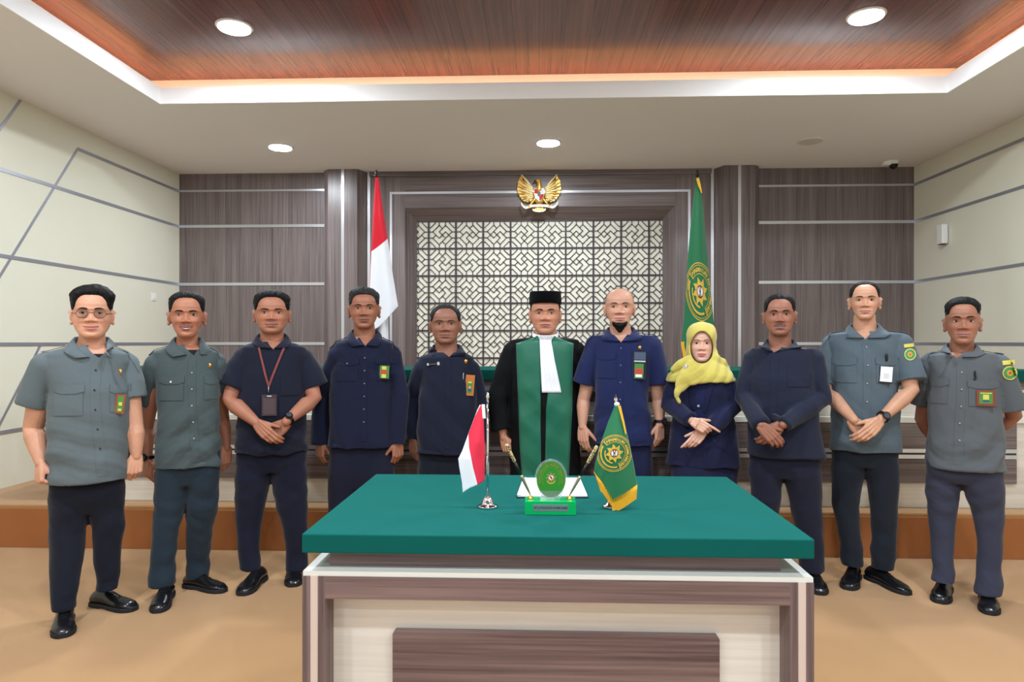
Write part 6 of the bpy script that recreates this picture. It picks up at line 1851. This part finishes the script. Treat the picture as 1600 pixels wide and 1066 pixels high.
for k in range(8):
    a = 2 * PI * k / 8 + .1; c2 = Vector((oc.x, 0, oc.z + .006))
    Pq = lambda r, d: (c2.x + r * math.cos(a + d), y_, c2.z + r * math.sin(a + d))
    E_.add([Pq(.009, -.35), Pq(.0145, -.25), Pq(.020, .05), Pq(.0145, .2), Pq(.009, .35)], [(0, 1, 2, 3, 4)], 0)
E_.add([(oc.x + .0085 * math.cos(t), y_ - .0004, oc.z + .006 + .0085 * math.sin(t)) for t in [2 * PI * k / 18 for k in range(18)]], [tuple(range(18))], 2)
E_.add([(oc.x - .006, y_ - .0008, oc.z + .010), (oc.x - .001, y_ - .0008, oc.z + .013), (oc.x + .006, y_ - .0008, oc.z + .002), (oc.x + .001, y_ - .0008, oc.z - .001)], [(0, 1, 2, 3)], 1)
ring2(.013, .013, .0165, .0165, 3, 200, 340, 18, y_)
for i_, (txt, a_mid, span) in enumerate((('PENGADILAN AGAMA NABIRE', 90, 215),)):
    for k, ch in enumerate(txt):
        if ch == ' ': continue
        a = math.radians(a_mid - ((k + .5) / len(txt) - .5) * span); vs, fs = text_mesh(ch, .0105, .0001, 1)
        rot = a - PI / 2; cr, sr = math.cos(rot), math.sin(rot)
        E_.add([(oc.x + .0385 * math.cos(a) + v[0] * cr - (v[1] - .0035) * sr, y_ - .0002, oc.z + .0515 * math.sin(a) + v[0] * sr + (v[1] - .0035) * cr) for v in vs], fs, 0)
E_.build('plaque_emblem', gm_, st, fix=False)
# leopard-capped pens
def leopard():
    m = mat('leopard_gold', (206, 186, 132), .3, metal=.5); nt = m.node_tree; b_ = nt.nodes['Principled BSDF']
    vo = nt.nodes.new('ShaderNodeTexVoronoi'); vo.inputs['Scale'].default_value = 190; tcn = nt.nodes.new('ShaderNodeTexCoord'); nt.links.new(tcn.outputs['Object'], vo.inputs['Vector'])
    cr = nt.nodes.new('ShaderNodeValToRGB'); cr.color_ramp.interpolation = 'CONSTANT'; cr.color_ramp.elements[0].color = s2l((44, 32, 24)); cr.color_ramp.elements[1].position = .42; cr.color_ramp.elements[1].color = s2l((216, 198, 146))
    nt.links.new(vo.outputs['Distance'], cr.inputs[0]); nt.links.new(cr.outputs[0], b_.inputs['Base Color']); return m
M_leo = leopard()
for e, tip_px, tip_py in ((-1, 791, 694), (1, 933, 697)):
    a = Vector((Wp(829 if e < 0 else 890, 780, 2.39).x, by + .035, TZ + .048)); D2 = 2.40
    tpt = Wp(tip_px, tip_py, 2.37); d = tpt - a
    mb = MB(); mb.lathe([(0, 0), (.010, 0), (.010, .004), (.006, .008), (.0045, .013), (0, .013)], a, 18); mb.build('pen_socket', M_gold, st, smooth=True)
    pn = root('desk_pen', a + Vector((0, 0, .012)), 'black desk pen with leopard-patterned gold cap leaning to the ' + ('left' if e < 0 else 'right'), 'pen', 'leopard-capped pens in the green stand')
    q0 = a + Vector((0, 0, .013)); f = lambda t: lerp3(q0, tpt, t)
    mb = MB(); mb.tube([f(0), f(.10), f(.34), f(.40)], [.0018, .0042, .0058, .0050], 14); mb.build('metal_grip', mat('pen_grip', (168, 162, 128), .3, metal=.8), pn, smooth=True)
    mb = MB(); mb.tube([f(.40), f(.66)], [.0046, .0046], 14); mb.build('barrel', M_blackplastic, pn, smooth=True)
    mb = MB(); mb.tube([f(.66), f(.68), f(.97), f(1.0)], [.0056, .0062, .0066, .0052], 14); mb.build('cap', M_leo, pn, smooth=True)
# ---- open file behind the stand
bk = root('open_folder', (.05, 2.8, TZ), 'white open folder with papers lying behind the green pen stand', 'folder')
c4 = [Vector((-.086, 2.625, 0)), Vector((.190, 2.635, 0)), Vector((.182, 2.99, 0)), (Vector((-.068, 2.98, 0)))]
def slab(pts, z0, z1, name, m):
    mb = MB(); mb.rings([[(p.x, p.y, z) for p in pts] for z in (z0, z1)]); return mb.build(name, m, bk)
slab(c4, TZ, TZ + .004, 'cover', M_blackplastic)
ins = [c4[0] + Vector((.004, .004, 0)), c4[1] + Vector((-.003, .004, 0)), c4[2] + Vector((-.003, -.004, 0)), c4[3] + Vector((.003, -.004, 0))]
slab(ins, TZ + .0042, TZ + .009, 'papers', mat('paper_white', (244, 244, 248), .5))
sp = [ins[0] + Vector((-.003, 0, 0)), ins[0] + Vector((.012, 0, 0)), ins[3] + Vector((.012, 0, 0)), ins[3] + Vector((-.003, 0, 0))]
mm = mat('marbled_spine', (206, 204, 210), .4, noise_amt=.55, noise_scale=120); slab(sp, TZ + .0092, TZ + .011, 'spine', mm)
